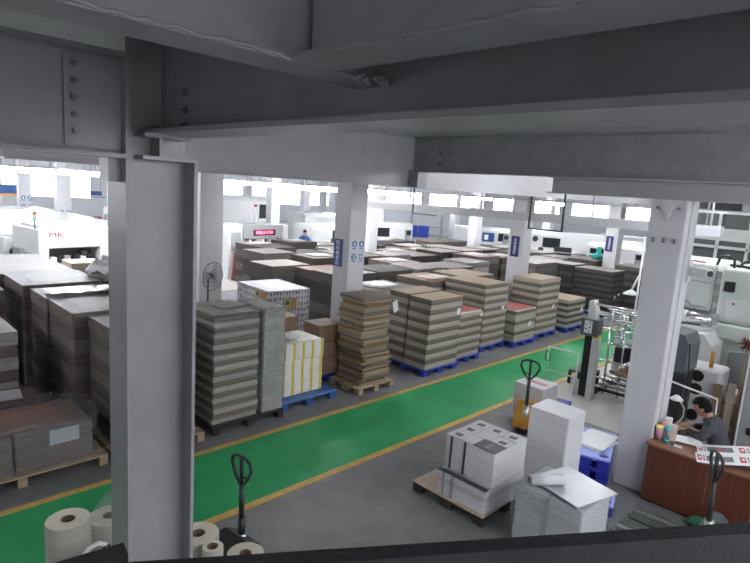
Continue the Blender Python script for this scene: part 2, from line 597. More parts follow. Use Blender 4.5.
# near H-column with seat plates
nc = MB()
nc.box(0.930, 0.946, 2.35, 2.55, 0, 4.5)
nc.box(1.226, 1.242, 2.35, 2.55, 0, 3.66)
nc.box(0.946, 1.226, 2.444, 2.458, 0, 4.5)
nc.box(0.88, 0.932, 2.40, 2.50, 3.56, 3.655)
nc.box(1.0, 1.24, 2.352, 2.55, 3.66, 3.675)
nc.box(1.07, 1.085, 2.352, 2.55, 3.675, 3.765)
nc.box(1.0, 1.20, 2.33, 2.55, 3.750, 3.766)
struct(nc.build('column', STEELN, None, (-.022, 0, 0)))


def column(x, y, s=0.46, mt=COLW, z1=4.5):
    b = MB().box(x - s / 2, x + s / 2, y - s / 2, y + s / 2, 0, z1, bevel=0.012)
    return struct(b.build('column', mt))


for x in (7.45, 13.8, 20.1, 26.4):
    for y in (8.15, 14.1, 20.0, 26.0, 32.0, 38.0):
        if (x, y) == (7.45, 14.1):
            column(7.62, 14.2, 0.68, COLSHADE)
        else:
            column(x, y, 0.44 if y < 9 else 0.52 if x < 8 else 0.42)
# right column: a boxed column with a recessed seam, cap gusset and bolts
rc = MB()
rc.box(7.25, 7.70, 2.14, 2.54, 0, 3.70, bevel=0.01)
rc.box(7.235, 7.25, 2.14, 2.54, 3.10, 3.66)
rc.box(7.40, 7.52, 2.125, 2.14, 0, 3.70)
struct(rc.build('column', COLW))
bl = MB()
for y in (2.22, 2.34, 2.46):
    for z in (3.20, 3.23, 3.60):
        bl.cyl((7.236, y, z), (7.215, y, z), 0.016, seg=6, smooth=False)
struct(bl.build('trim_7', BOLT))
struct(MB().prism([(2.26, 3.64), (2.42, 3.64), (2.34, 3.46)], 'x', 7.205, 7.236).build('trim_8', COLW))

# gantry beam crossing behind the storage rows, gently sloped
gb = MB()
for (a, b_, zz0, zz1) in ((0, 1, 0, 0),):
    bm2 = bmesh.new()
    pts = [(11.9, 13.6, 3.02), (12.1, 13.6, 3.02), (12.1, 13.6, 3.22), (11.9, 13.6, 3.22), (11.9, 2.9, 3.13), (12.1, 2.9, 3.13), (12.1, 2.9, 3.33), (11.9, 2.9, 3.33)]
    vs = [bm2.verts.new(p) for p in pts]
    for f in ((0, 1, 2, 3), (4, 7, 6, 5), (0, 4, 5, 1), (1, 5, 6, 2), (2, 6, 7, 3), (3, 7, 4, 0)):
        bm2.faces.new([vs[i] for i in f])
    gb._merge(bm2)
for y in (13.3, 10.7, 8.3, 6.9, 5.4, 4.0, 3.1):
    gb.cyl((12, y, 3.2), (12, y, 4.5), 0.02, seg=8)
gb.box(11.98, 12.02, 2.9, 13.6, 3.56, 3.60)
struct(gb.build('beam', STEELP))
g2 = MB().box(13.9, 14.1, -4, 3.9, 2.98, 3.24)
for y in (3.7, 1.0, -2.0):
    g2.cyl((14, y, 3.2), (14, y, 4.5), 0.025, seg=8)
struct(g2.build('beam', ALU))

# right-hand partition with a barred window band
struct(MB().box(15.0, 15.12, -5.8, 4.4, 0, 2.05).build('wall_partition', mat('partition_grey', (0.45, 0.46, 0.46), 0.6, noise=0.05)))
f = MB()
for k in range(12):
    y = 4.3 - k * 0.62
    f.box(14.95, 15.03, y - 0.03, y + 0.03, 2.05, 3.62)
for z in (2.05, 2.75, 3.55):
    f.box(14.95, 15.03, -5.8, 4.4, z, z + 0.06)
w = struct(f.build('window_12', WINFR))
MB().box(15.04, 15.07, -5.8, 4.4, 2.08, 3.58).build('pane', mat('dim_pane', (0.10, 0.105, 0.105), 0.25), w)
gr = MB()
for k in range(46):
    y = 4.2 - k * 0.14
    gr.box(15.09, 15.10, y - 0.012, y + 0.012, 2.1, 3.5)
gr.build('grille', DARK, w)

# camera platform and its dark guard rail
struct(MB().prism([(0.30, 0.70), (1.30, 0.04), (1.0, -1.5), (-1.6, -1.5), (-1.6, 1.0), (0.0, 0.80)], 'z', 2.0, 2.12).build('mezzanine_floor', STEEL))


def rail(p0, p1, z1, h, w):
    a, b_ = Vector((*p0, 0)), Vector((*p1, 0))
    d = (b_ - a).normalized()
    n = Vector((-d.y, d.x, 0))
    bb = MB()
    bb.prism([tuple((a + n * 0)[:2]), tuple((b_ + n * 0)[:2]), tuple((b_ - n * w)[:2]), tuple((a - n * w)[:2])], 'z', z1 - h, z1)
    return bb


gr_ = thing('guard_rail', 'black guard rail with a flat top edge running along the bottom of the view', 'railing', (0.75, 0.43, 2.12))
ml = Vector((0.75, 0.43, 2.12))
b1 = rail((0.285, 0.746), (1.62, -0.138), 3.05, 0.16, 0.032)
for o_, mtx in ((b1, None),):
    bmesh.ops.translate(o_.bm, vec=-ml, verts=o_.bm.verts)
b1.build('top_rail', BLACK, gr_)
b2 = rail((-0.45, 0.912), (0.298, 0.790), 3.052, 0.16, 0.032)
bmesh.ops.translate(b2.bm, vec=-ml, verts=b2.bm.verts)
b2.build('side_rail', BLACK, gr_)
for (x, y) in ((0.40, 0.645), (1.22, 0.10)):
    MB().box(x - .02 - ml.x, x + .02 - ml.x, y - .02 - ml.y, y + .02 - ml.y, 0, 0.90).build('post', BLACK, gr_)

# ------------------------------------------------------------------ lamps
LGRP = 'tube lamps under the hall ceiling'


def lamp_proto(label, z, tube, ln=1.3):
    t = thing('ceiling_light', label, 'lamp', (0, 0, z), 0, LGRP)
    MB().box(-ln / 2, ln / 2, -.15, .15, 0.058, 0.11, bevel=0.01).build('housing', MACH, t)
    for s in (-0.075, 0.075):
        MB().cyl((-ln / 2 + .03, s, 0.0), (ln / 2 - .03, s, 0.0), 0.055, seg=12).build('tube', tube, t)
    for s in (-1, 1):
        MB().cyl((s * ln * .38, 0, 0.08), (s * ln * .38, 0, 4.5 - z), 0.008, seg=6).build('rod', STEEL, t)
    return t


lamp = lamp_proto('twin tube lamp hung on rods above the machines and stored stacks', 3.50, TUBEH)
low = [(9.7, 12.0), (10.1, 14.6), (10.0, 16.8), (4.9, 16.0), (5.9, 18.4), (3.6, 15.2), (17.3, 16.6), (18.6, 17.6), (18.4, 12.8), (12.6, 12.6),
       (22.5, 12.0), (14.5, 18.5), (25.0, 15.0), (20.0, 22.0), (12, 24), (5.0, 24), (26, 20), (8.8, 29), (2.0, 21), (16, 28), (23, 27), (9, 35), (3, 33), (-1.6, 13.0), (-2.2, 17.5), (-2.4, 9.0), (17.5, 9.3), (24.5, 9.0)]
for i, (x, y) in enumerate(low):
    if i == 0:
        lamp.location = (x, y, 3.50)
    else:
        copy_tree(lamp, (x, y, 3.50))
lamp3 = lamp_proto('twin tube lamp hung low on long rods behind the view', 2.95, TUBEL)
lamp3['group'] = 'low hung lamps behind the view'
for i, (x, y) in enumerate([(-2.2, -5.4), (1.2, -5.5), (4.6, -5.5)]):
    if i == 0:
        lamp3.location = (x, y, 2.95)
    else:
        copy_tree(lamp3, (x, y, 2.95))
wb = MB()
pts = [(.764 + random.uniform(-.002, .003), 1.05 - k * .025, 3.870 + random.uniform(-.004, .004)) for k in range(110)]
wb.tube(pts, .0045, 6)
pts = [(-1.0 + k * .025, 1.062 + random.uniform(-.002, .002), 3.870 + random.uniform(-.004, .004)) for k in range(82)]
wb.tube(pts, .0045, 6)
for k in range(40):
    wb.sphere((1.0 + random.uniform(-.05, .08), 1.07 + random.uniform(-.03, .05), 3.868 + random.uniform(-.006, .006)), .006, 6)
struct(wb.build('trim_9', STEEL))
lamp2 = lamp_proto('twin tube lamp hung close under the ceiling along the aisle and behind the view', 4.22, TUBE)
lamp2['group'] = 'tube lamps close under the ceiling'
high = [(9.6, 4.9), (11.0, 2.6), (6.2, -1.6), (2.6, -2.4), (10.0, -2.2), (-1.6, -3.4), (4.4, -1.2), (3.0, -4.6), (7.5, -4.8), (13.0, 4.9), (16.8, 4.9), (12.8, 0.6), (21.0, 5.0)]
for i, (x, y) in enumerate(high):
    if i == 0:
        lamp2.location = (x, y, 4.22)
    else:
        copy_tree(lamp2, (x, y, 4.22))

# ================================================================== PALLETS AND STACKS
def plastic_pallet(label, x0, x1, y0, y1, z0=0.0, mt=BLUEP, group=None, rz=0.0, deckmat=None, holes=False):
    cx, cy = (x0 + x1) / 2, (y0 + y1) / 2
    w, d = x1 - x0, y1 - y0
    t = thing('plastic_pallet', label, 'pallet', (cx, cy, z0), rz, group)
    b = MB().box(-w / 2, w / 2, -d / 2, d / 2, 0.115, 0.145, bevel=0.012)
    b.box(-w / 2 + .02, w / 2 - .02, -d / 2 + .02, d / 2 - .02, 0.095, 0.115)
    b.build('deck', deckmat or mt, t)
    for i in (-1, 0, 1):
        for j in (-1, 0, 1):
            px, py = i * (w / 2 - .085), j * (d / 2 - .085)
            MB().box(px - .075, px + .075, py - .075, py + .075, 0.0, 0.115, bevel=0.01).build('foot', mt, t)
    if holes:
        for i in (-1, 1):
            for j in (-1, 1):
                MB().lathe([(0.0, .147), (0.055, .147), (0.06, .144)], 14, (i * (w / 2 - .11), j * (d / 2 - .09), 0)).build('plug', BLUED, t)
    return t


def wood_pallet(label, x0, x1, y0, y1, group=None, rz=0.0, h=0.13, mt=WOOD, top=None):
    cx, cy = (x0 + x1) / 2, (y0 + y1) / 2
    w, d = x1 - x0, y1 - y0
    t = thing('wooden_pallet', label, 'pallet', (cx, cy, 0), rz, group)
    b = MB()
    if top is None:
        n = 6
        for i in range(n):
            y = -d / 2 + d * (i + .5) / n
            b.box(-w / 2, w / 2, y - d / n * .42, y + d / n * .42, h - .022, h, bevel=.003)
    else:
        b.box(-w / 2, w / 2, -d / 2, d / 2, h - .02, h, bevel=.003)
    b.build('deck', top or mt, t)
    for i in (-1, 0, 1):
        MB().box(i * (w / 2 - .06) - .05, i * (w / 2 - .06) + .05, -d / 2, d / 2, h - .042, h - .022).build('stringer', mt, t)
        for j in (-1, 0, 1):
            px, py = i * (w / 2 - .06), j * (d / 2 - .07)
            MB().box(px - .05, px + .05, py - .07, py + .07, 0, h - .042, bevel=.004).build('block', mt, t)
    return t


def bundle_mesh(mb, w, d, z0, z1, sag=0.006):
    """one bundle of sheets: slightly bowed edges, soft corners"""
    bm2 = bmesh.new()
    prof = [(0.0, z0), (sag, z0 + (z1 - z0) * .5), (0.0, z1)]
    rings = []
    for (o, z) in prof:
        x, y = w / 2 + o, d / 2 + o
        c = 0.012
        ring = []
        for (sx, sy) in ((1, 1), (-1, 1), (-1, -1), (1, -1)):
            if sx * sy > 0:
                ring += [bm2.verts.new((sx * x, sy * (y - c), z)), bm2.verts.new((sx * (x - c), sy * y, z))]
            else:
                ring += [bm2.verts.new((sx * (x - c), sy * y, z)), bm2.verts.new((sx * x, sy * (y - c), z))]
        rings.append(ring)
    for a, b in zip(rings, rings[1:]):
        for k in range(8):
            bm2.faces.new((a[k], a[(k + 1) % 8], b[(k + 1) % 8], b[k]))
    bm2.faces.new(list(reversed(rings[0]))); bm2.faces.new(rings[-1])
    mb._merge(bm2)
    return mb


def stack(label, cat, x0, x1, y0, y1, z0, z1, n, mats=(CL, CD), top=None, jit=0.008, lean=(0, 0), rz=0.0, group=None,
          name='board_stack', part='bundle', uneven=0.0, wave=0.0, sag=0.006):
    cx, cy = (x0 + x1) / 2, (y0 + y1) / 2
    w, d = x1 - x0, y1 - y0
    t = thing(name, label, cat, (cx, cy, z0), rz, group)
    h = (z1 - z0 - (0.012 if top else 0))
    zs = [0.0]
    for i in range(n):
        zs.append(zs[-1] + 1 + random.uniform(-uneven, uneven))
    zs = [z * h / zs[-1] for z in zs]
    ox = oy = 0
    for i in range(n):
        b = MB()
        bundle_mesh(b, w, d, zs[i], zs[i + 1] - (0.002 if sag > .003 else .0006), sag)
        f = (i + .5) / n
        ox = lean[0] * f + random.uniform(-jit, jit) + wave * math.sin(f * 7.0)
        oy = lean[1] * f + random.uniform(-jit, jit)
        b.build(part, mats[i % len(mats)], t, (ox, oy, 0), random.uniform(-jit, jit) * .8)
    if top:
        b = MB().box(-w / 2 - .004, w / 2 + .004, -d / 2 - .004, d / 2 + .004, h, h + .012, bevel=.002)
        b.build('top_sheet', top, t, (ox, oy, 0))
    return t


def on_stack(t, name, mt, x0, x1, y0, y1, z0, z1, rz=0.0, label=None):
    """a part lying on or hanging from a stack, in the stack's own frame"""
    o = MB().box(x0, x1, y0, y1, z0, z1).build(name, mt, t, None, rz)
    if label:
        o['label'] = label
    return o


def paper_tag(t, x, y, z, w=.11, h=.13, tilt=0.25, out=0.02):
    """a white slip hanging off the top or front of a stack, facing the aisle"""
    b = MB().box(-w / 2, w / 2, -.003, .003, -h, 0)
    o = b.build('paper_tag', PAPER, t, (x, y - out, z))
    o.rotation_euler = (0.18, tilt, 0)
    return o


def wrap(t, w, d, z0, z1, mt=FILM, out=0.014, fine=False):
    """stretch film round a stack: crinkled sleeve with the top turned in"""
    b = MB()
    bm2 = bmesh.new()
    nx, nz = (22, max(6, int((z1 - z0) / .055))) if fine else (10, 7)
    amp = .016 if fine else 0
    per = []
    X, Y = w / 2 + out, d / 2 + out
    for k in range(nx): per.append((-X + 2 * X * k / nx, -Y))
    for k in range(nx): per.append((X, -Y + 2 * Y * k / nx))
    for k in range(nx): per.append((X - 2 * X * k / nx, Y))
    for k in range(nx): per.append((-X, Y - 2 * Y * k / nx))
    rings = []
    for j in range(nz + 1):
        z = z0 + (z1 - z0) * j / nz
        ring = []
        for (x, y) in per:
            r = 1 + random.uniform(-.004, .010)
            q = random.random() ** 2 * amp if abs(x) < X - .02 or abs(y) < Y - .02 else 0
            gx, gy = (q * (1 if x > 0 else -1), 0) if abs(abs(x) - X) < 1e-6 else (0, q * (1 if y > 0 else -1))
            ring.append(bm2.verts.new((x * (1 if fine else r) + gx, y * (1 if fine else r) + gy, z + (random.uniform(-.02, .02) if 0 < j < nz else 0))))
        rings.append(ring)
    for ins, dz in ((0.86, 0.012), (0.62, 0.014)):
        rings.append([bm2.verts.new((x * ins + random.uniform(-.02, .02), y * ins + random.uniform(-.02, .02), z1 + dz + random.uniform(0, .012))) for (x, y) in per])
    for a, c in zip(rings, rings[1:]):
        for k in range(len(per)):
            f = bm2.faces.new((a[k], a[(k + 1) % len(per)], c[(k + 1) % len(per)], c[k]))
            f.smooth = not fine
    b._merge(bm2)
    return b.build('stretch_film', mt, t)


# ---- front row along the aisle, from the near column outwards
FR = 'board stacks on pallets along the yellow aisle line'
wood_pallet('wooden pallet under the tall film-wrapped pair of board stacks', 3.80, 5.02, 6.78, 7.86, mt=WOODD)
s = stack('tall banded board stack, left of the wrapped pair beside the near column', 'stack', 3.84, 4.57, 6.86, 7.84, .13, 1.70, 20, top=None, group=FR)
on_stack(s, 'top_board', KRAFTG, -.36, .40, -.44, .46, 1.572, 1.59)
on_stack(s, 'loose_board', KRAFTG, -.05, .42, -.12, .14, 1.592, 1.607, rz=.12)
wrap(s, .73, .97, 0.0, 1.57, out=.008)
s = stack('taller greenish-grey board stack, right of the wrapped pair beside the white and yellow pile', 'stack', 4.645, 5.01, 6.84, 7.62, .13, 1.73, 11, mats=(lined('greenish_board_edges', (0.27, 0.275, 0.245), 0.14, 120), lined('greenish_board_edges_pale', (0.31, 0.31, 0.275), 0.14, 120)), jit=.003, group=FR)
on_stack(s, 'top_board', KRAFTG, -.18, .18, -.38, .38, 1.602, 1.612)
wrap(s, .36, .77, 0.0, 1.60, mt=FILMW, out=.008)

plastic_pallet('blue plastic pallet under the white and yellow printed pile', 5.06, 6.24, 6.92, 7.80, mt=STEELBLUE)
t = thing('printed_carton_stack', 'white pile with yellow printed stripes on a blue pallet', 'stack', (5.64, 7.44, .145))
for k in range(3):
    MB().box(-.40, .40, -.33, .33, k * .295 + .002, k * .295 + .295, bevel=.012).build('carton_layer', YSTR, t, (random.uniform(-.008, .008), 0, 0))
MB().box(-.36, .36, -.32, .32, .888, .90).build('top_sheet', mat('off_white_sheet', (0.66, 0.64, 0.58), 0.6, noise=0.2, scale=9), t)
t2 = thing('plastic_bag', 'small white filled plastic bag lying on the white and yellow pile', 'bag', (5.50, 7.32, 1.045))
MB().sphere((0, 0, .06), .13, 12, (1.1, 1, .48)).build('bag_body', mat('milky_bag', (0.70, 0.69, 0.66), 0.4, noise=0.12, scale=20, bump=0.6, bscale=30), t2)
MB().sphere((.02, .0, .12), .035, 10, (1.0, 1, .9)).build('tied_neck', PAPER, t2)

# brown cartons behind it
plastic_pallet('blue plastic pallet under the three brown cartons beside the leaning tan pile', 6.30, 6.96, 7.60, 8.18, mt=BLUED)
plastic_pallet('blue plastic pallet under the brown cartons behind the white and yellow pile', 5.56, 6.20, 7.96, 8.62, mt=BLUED)
CG = 'brown cartons on the pallet between the yellow-striped pile and the tan pile'


def carton(label, x, y, z, w, d, h, rz=0.0, group=CG, mt=CARTON, tape=True):
    t = thing('carton', label, 'box', (x, y, z), rz, group)
    MB().box(-w / 2, w / 2, -d / 2, d / 2, 0, h - .004, bevel=.008).build('carton_body', mt, t)
    MB().box(-w / 2 + .005, w / 2 - .005, -d / 2 + .005, -.004, h - .004, h + .002).build('flap', mt, t)
    MB().box(-w / 2 + .005, w / 2 - .005, .004, d / 2 - .005, h - .004, h + .002).build('flap', mt, t)
    if tape:
        MB().box(-w / 2, w / 2, -.025, .025, h + .002, h + .004).build('tape', KRAFTG, t)
    return t


for k, nm in enumerate(('lowest', 'middle', 'topmost')):
    carton('brown carton, %s of the three stacked left of the tan pile' % nm, 6.63, 7.86, .145 + k * .318, .52, .48, .31, random.uniform(-.03, .03))
for k, nm in enumerate(('lowest', 'middle', 'topmost')):
    carton('brown carton, %s in the stack behind the white and yellow pile' % nm, 5.90, 8.26, .145 + k * .365, .52, .50, .358, random.uniform(-.03, .03))
t = thing('plastic_tub', 'small teal green plastic tub on the white and yellow pile', 'tub', (5.40, 7.66, 1.045))
MB().lathe([(0, 0), (.08, 0), (.1, .15), (.105, .15), (.105, .165), (.09, .165), (.08, .02), (0, .02)], 14).build('tub_body', TEAL, t)

# leaning pile of tan blanks
wood_pallet('pale wooden pallet under the uneven tan blank pile', 6.58, 7.48, 6.74, 7.56, h=.12)
s = stack('leaning pile of loose tan cardboard blanks with ragged edges beside the white column', 'stack', 6.70, 7.36, 6.84, 7.48, .12, 1.70, 34,
          mats=(TAN, TAND, TAN, CD, TAN), jit=.032, lean=(.02, .02), uneven=.5, wave=.045, part='blank_bundle', group=FR)
paper_tag(s, .36, -.34, 1.50, .13, .24, -.45, .04)


def row_stack(label, x0, x1, y0, y1, z1, n, plabel, tagpos=None, mats=(CL, CD), top=KRAFT, red=False, lean=(0, 0), ysplit=None, label2=None, z0=.145):
    plastic_pallet(plabel, x0 - .02, x1 + .04, y0 - .02, y1 + .02, group='blue plastic pallets under the front row of board stacks')
    ye = ysplit or y1
    s = stack(label, 'stack', x0, x1, y0, ye - (.02 if ysplit else 0), z0, z1, n, mats=mats, top=top, lean=lean, group=FR)
    w, d = x1 - x0, ye - y0
    if ysplit:
        stack(label2, 'stack', x0, x1, ysplit + .02, y1, z0, z1 + .02, n, mats=mats, top=top, lean=lean, group=FR)
    if red:
        o = on_stack(s, 'printed_sheet', PINKP, -w / 2 + .02, w / 2 - .02, -d / 2 + .02, d / 2 - .02, z1 - z0 + .03, z1 - z0 + .036, label='red printed sheet')
        on_stack(s, 'sheet_pile', PEDGE, -w / 2 + .01, w / 2 - .01, -d / 2 + .01, d / 2 - .01, z1 - z0, z1 - z0 + .03)
    if tagpos:
        paper_tag(s, tagpos[0] * w / 2, -d / 2 + lean[1] * tagpos[1], (z1 - z0) * tagpos[1], tilt=random.uniform(-.3, .3))
    return s


row_stack('wide grey-brown board stack nearest the aisle, right of the tan pile', 8.34, 9.36, 6.74, 7.86, 1.55, 14, 'blue pallet under the wide double board stack right of the tan pile',
          (.82, .82), ysplit=7.32, label2='board stack standing directly behind the wide one right of the tan pile', lean=(.06, 0))
row_stack('shorter board stack topped with red printed sheets, between two tall ones', 9.52, 10.36, 6.88, 7.60, 1.10, 11, 'blue pallet under the first stack with red sheets',
          (.95, .95), red=True, top=None, lean=(.06, 0))
row_stack('tall slim board stack with a tan top sheet behind the first red-topped stack', 10.80, 11.76, 7.12, 8.3, 1.60, 16, 'blue pallet under the tall slim board stack',
          (.6, .62))
row_stack('low board stack topped with red printed sheets, right of the tall slim stack', 11.86, 12.82, 6.90, 7.66, .90, 9,
          'blue pallet under the second stack with red sheets', (.4, .6), red=True, top=None, mats=(CL, CL, CD))
row_stack('tall board stack near the second column, tagged halfway up', 13.08, 14.16, 7.02, 7.82, 1.58, 15, 'blue pallet under the tall board stack at the second column',
          (.5, .5))
row_stack('low dark-sided board stack at the far end of the front row', 14.60, 15.62, 6.92, 8.0, .92, 9, 'blue pallet under the last low stack of the row',
          (.6, .66), mats=(CL, GL))

# far right end: dark stacks beyond the row
DG = 'dark board stacks at the far right end of the storage area'
plastic_pallet('blue pallet under the pair of dark stacks at the far right', 17.7, 18.8, 7.0, 9.7)
s = stack('big dark board stack at the far right, behind the stacker machine', 'stack', 17.78, 18.72, 7.10, 8.38, .145, 1.50, 15, mats=(GL, GD), top=KRAFTG, group=DG)
paper_tag(s, .2, -.64, .62); paper_tag(s, -.1, -.64, .55)
stack('dark board stack behind the big one at the far right', 'stack', 17.78, 18.72, 8.42, 9.62, .145, 1.54, 11, mats=(GD, GD, GL), top=KRAFTG, group=DG)
plastic_pallet('blue pallet under the dark stack half hidden by the right column', 19.2, 20.3, 6.6, 7.7)
stack('dark board stack half hidden by the right column', 'stack', 19.24, 20.26, 6.66, 7.66, .145, 1.6, 11, mats=(GL, GD), top=KRAFTG, group=DG)
s = stack('film-wrapped grey stack right of the second column', 'stack', 15.9, 17.3, 8.75, 9.7, 0.0, 1.62, 11, mats=(GL, CD), top=KRAFTG, group=DG)
wrap(s, 1.4, .95, .02, 1.61)

# second row
SR = 'board stacks in the second row behind the aisle'
stack('grey board stack with white sheets on top, behind the leaning tan pile', 'stack', 8.5, 9.85, 8.35, 9.45, 0, 1.42, 9, mats=(CL, CD), top=KRAFTG, group=SR)
x = bpy.context  # noqa


def loose_sheets(label, x, y, z, n=6, sx=.5, sy=.45, mt=PAPER, group='loose sheet piles lying on board stacks'):
    t = thing('sheet_pile', label, 'paper', (x, y, z), 0, group)
    for k in range(n):
        w, d = sx * random.uniform(.8, 1), sy * random.uniform(.8, 1)
        MB().box(-w / 2, w / 2, -d / 2, d / 2, k * .008, k * .008 + .0075).build('sheet', mt, t, (random.uniform(-.05, .05), random.uniform(-.05, .05), 0), random.uniform(-.25, .25))
    return t


loose_sheets('untidy white sheets on the grey stack behind the leaning tan pile', 9.1, 8.9, 1.42, 7, .7, .6)
stack('board stack with a tan top behind the wide double stack', 'stack', 10.36, 11.5, 8.42, 9.5, 0, 1.50, 10, mats=(CL, CD), top=KRAFT, group=SR)
loose_sheets('cream and red sheets on the tan-topped stack in the second row', 10.9, 8.8, 1.50, 6, .9, .5, mt=mat('cream_sheet', (0.70, 0.58, 0.50), 0.6, noise=0.1))
stack('tan-topped board stack behind the tall slim stack', 'stack', 11.9, 13.2, 8.5, 9.6, 0, 1.50, 10, mats=(CL, CD), top=KRAFT, group=SR)
s = stack('paler grey film-wrapped stack in the crowded rows, left of the second column', 'stack', 14.5, 15.6, 10.25, 11.3, 0, 1.50, 9, mats=(CL, CL, CD), top=KRAFTG, group=SR)
wrap(s, 1.1, 1.05, .02, 1.49)

# crowded rows further back
BK = 'dark board stacks crowded in the rows behind'
LABF = 'dark board stack in the crowded rows behind the front stacks'
blocked = [(15.8, 17.4, 8.6, 9.9), (14.3, 15.8, 10.0, 11.5), (13.4, 14.2, 13.7, 14.5), (19.7, 20.5, 13.7, 14.5), (11.7, 12.3, 2, 8)]
topm = [KRAFTG, None, None, KRAFTG, mat('dark_sheet', (0.09, 0.08, 0.073), 0.6, noise=0.2, scale=4), mat('reddish_sheet', (0.15, 0.085, 0.068), 0.6, noise=0.25, scale=6)]
cnt = 0
sheet_spots = []
for j in range(6):
    y0 = 9.85 + j * 1.32
    for i in range(10):
        x0 = 8.75 + i * 1.42 + (0.5 if j % 2 else 0) + random.uniform(-.06, .06)
        if j >= 4 and i == 0:
            continue
        if x0 > 21.5 - j * .3:
            continue
        w, d = random.uniform(1.12, 1.30), random.uniform(1.02, 1.2)
        yy = y0 + random.uniform(-.04, .04)
        if any(x0 < b and x0 + w > a and yy < d_ and yy + d > c for (a, b, c, d_) in blocked):
            continue
        z1 = random.choice((1.28, 1.36, 1.42, 1.46, 1.5, 1.52))
        s = stack(LABF, 'stack', x0, x0 + w, yy, yy + d, 0, z1, 6, mats=random.choice(((GL, GD), (GD, GD, GL), (GD, GL, GL))), top=random.choice(topm), jit=.012, group=BK)
        cnt += 1
        if random.random() < .22:
            wrap(s, w, d, .02, z1 - .01)
        elif random.random() < .34:
            sheet_spots.append((x0 + w / 2, yy + d / 2, z1))
for (x, y, z) in sheet_spots:
    loose_sheets('loose white sheets lying on a dark stack in the crowded rows behind', x, y, z, 4, .7, .6,
                 mt=random.choice((mat('dull_sheet', (0.32, 0.31, 0.31), 0.6), mat('pale_grey_sheet', (0.45, 0.44, 0.44), 0.6, noise=0.15))), group='loose sheets on the stacks in the back rows')

# patterned cartons wrapped on a pallet
wood_pallet('wooden pallet under the patterned carton block', 6.75, 7.85, 9.55, 11.0)
t = thing('carton_block', 'film-wrapped block of pale patterned cartons with gold labels left of the signed column', 'stack', (7.16, 10.25, .13), R(-4))
for k in range(4):
    for i in (-1, 1):
        for j in (-1, 0, 1):
            MB().box(i * .26 - .255, i * .26 + .255, j * .45 - .222, j * .45 + .222, k * .305, k * .305 + .30, bevel=.006).build('carton', SPOT, t)
gl = [(.02, -.675, .92, 'y')]
for (xx, yy, zz, ax) in gl:
    o = MB().box(xx - .17, xx + .02, yy - .008, yy - .002, zz - .12, zz + .12).build('gold_label', GOLD, t)
    MB().box(xx + .02, xx + .16, yy - .008, yy - .002, zz - .12, zz + .12).build('orange_label', ORANGE, t)
    MB().cyl((xx - .075, yy - .008, zz + .03), (xx - .075, yy - .011, zz + .03), .05, seg=16).build('round_mark', INKD, o)
o = MB().box(-.524, -.518, -.36, -.12, .99, 1.19).build('gold_label', GOLD, t)
MB().box(-.524, -.518, -.60, -.36, .99, 1.19).build('orange_label', ORANGE, t)
MB().cyl((-.524, -.24, 1.11), (-.528, -.24, 1.11), .05, seg=16).build('round_mark', INKD, o)
MB().box(-.52, .52, -.66, .66, 1.216, 1.224).build('top_sheet', mat('grey_film_sheet', (0.20, 0.20, 0.205), 0.4, noise=0.1), t)
wrap(t, 1.03, 1.34, 0, 1.222, mt=FILMT)

# ---- wrapped stacks on the left, behind the near column
LW = 'film-wrapped board stacks in the row left of the near column'
wood_pallet('wooden pallet under the first wrapped stack beside the near column', 2.48, 3.66, 6.74, 7.92)
rowl = [(2.56, 3.55, 6.95, 7.92, 1.66, 'first wrapped stack in the left row, partly behind the near column'),
        (2.38, 3.42, 7.98, 9.05, 1.70, 'second wrapped stack in the left row with a shiny sheet at its far edge'),
        (2.36, 3.45, 9.10, 9.95, 1.70, 'third wrapped stack in the left row, before the dark gap'),
        (2.30, 3.50, 10.15, 11.4, 1.72, 'fourth wrapped stack in the left row, just past the dark gap'),
        (2.15, 3.5, 11.5, 12.8, 1.70, 'fifth wrapped stack in the left row, towards the white machines'),
        (2.1, 3.5, 12.9, 14.2, 1.68, 'last wrapped stack in the left row, in front of the white machines')]
DSH = mat('dusty_top_board', (0.19, 0.178, 0.172), 0.55, noise=0.15, scale=2.5)
for (x0, x1, y0, y1, z1, lb) in rowl:
    s = stack(lb, 'stack', x0, x1, y0, y1, .13 if y0 < 7.5 else 0, z1, 9, mats=(WL, WD), top=DSH, jit=.01, group=LW)
    wrap(s, x1 - x0, y1 - y0, 0, z1 - (.13 if y0 < 7.5 else 0) - .01, mt=FILMC, out=.008, fine=True)
t = thing('plastic_sheet', 'shiny plastic sheet lying across the wrapped stacks in the left row', 'sheet', (3.0, 9.35, 1.745))
bm2 = bmesh.new()
g = [[bm2.verts.new((-.55 + i * .19, -.22 + j * .15 + .03 * math.sin(i), .012 * math.sin(i * 2.1 + j))) for j in range(4)] for i in range(7)]
for i in range(6):
    for j in range(3):
        bm2.faces.new((g[i][j], g[i + 1][j], g[i + 1][j + 1], g[i][j + 1]))
b = MB(); b._merge(bm2)
o = b.build('sheet', mat('shiny_plastic_sheet', (0.55, 0.50, 0.53), 0.16, noise=0.06), t)
md = o.modifiers.new('thick', 'SOLIDIFY'); md.thickness = .004

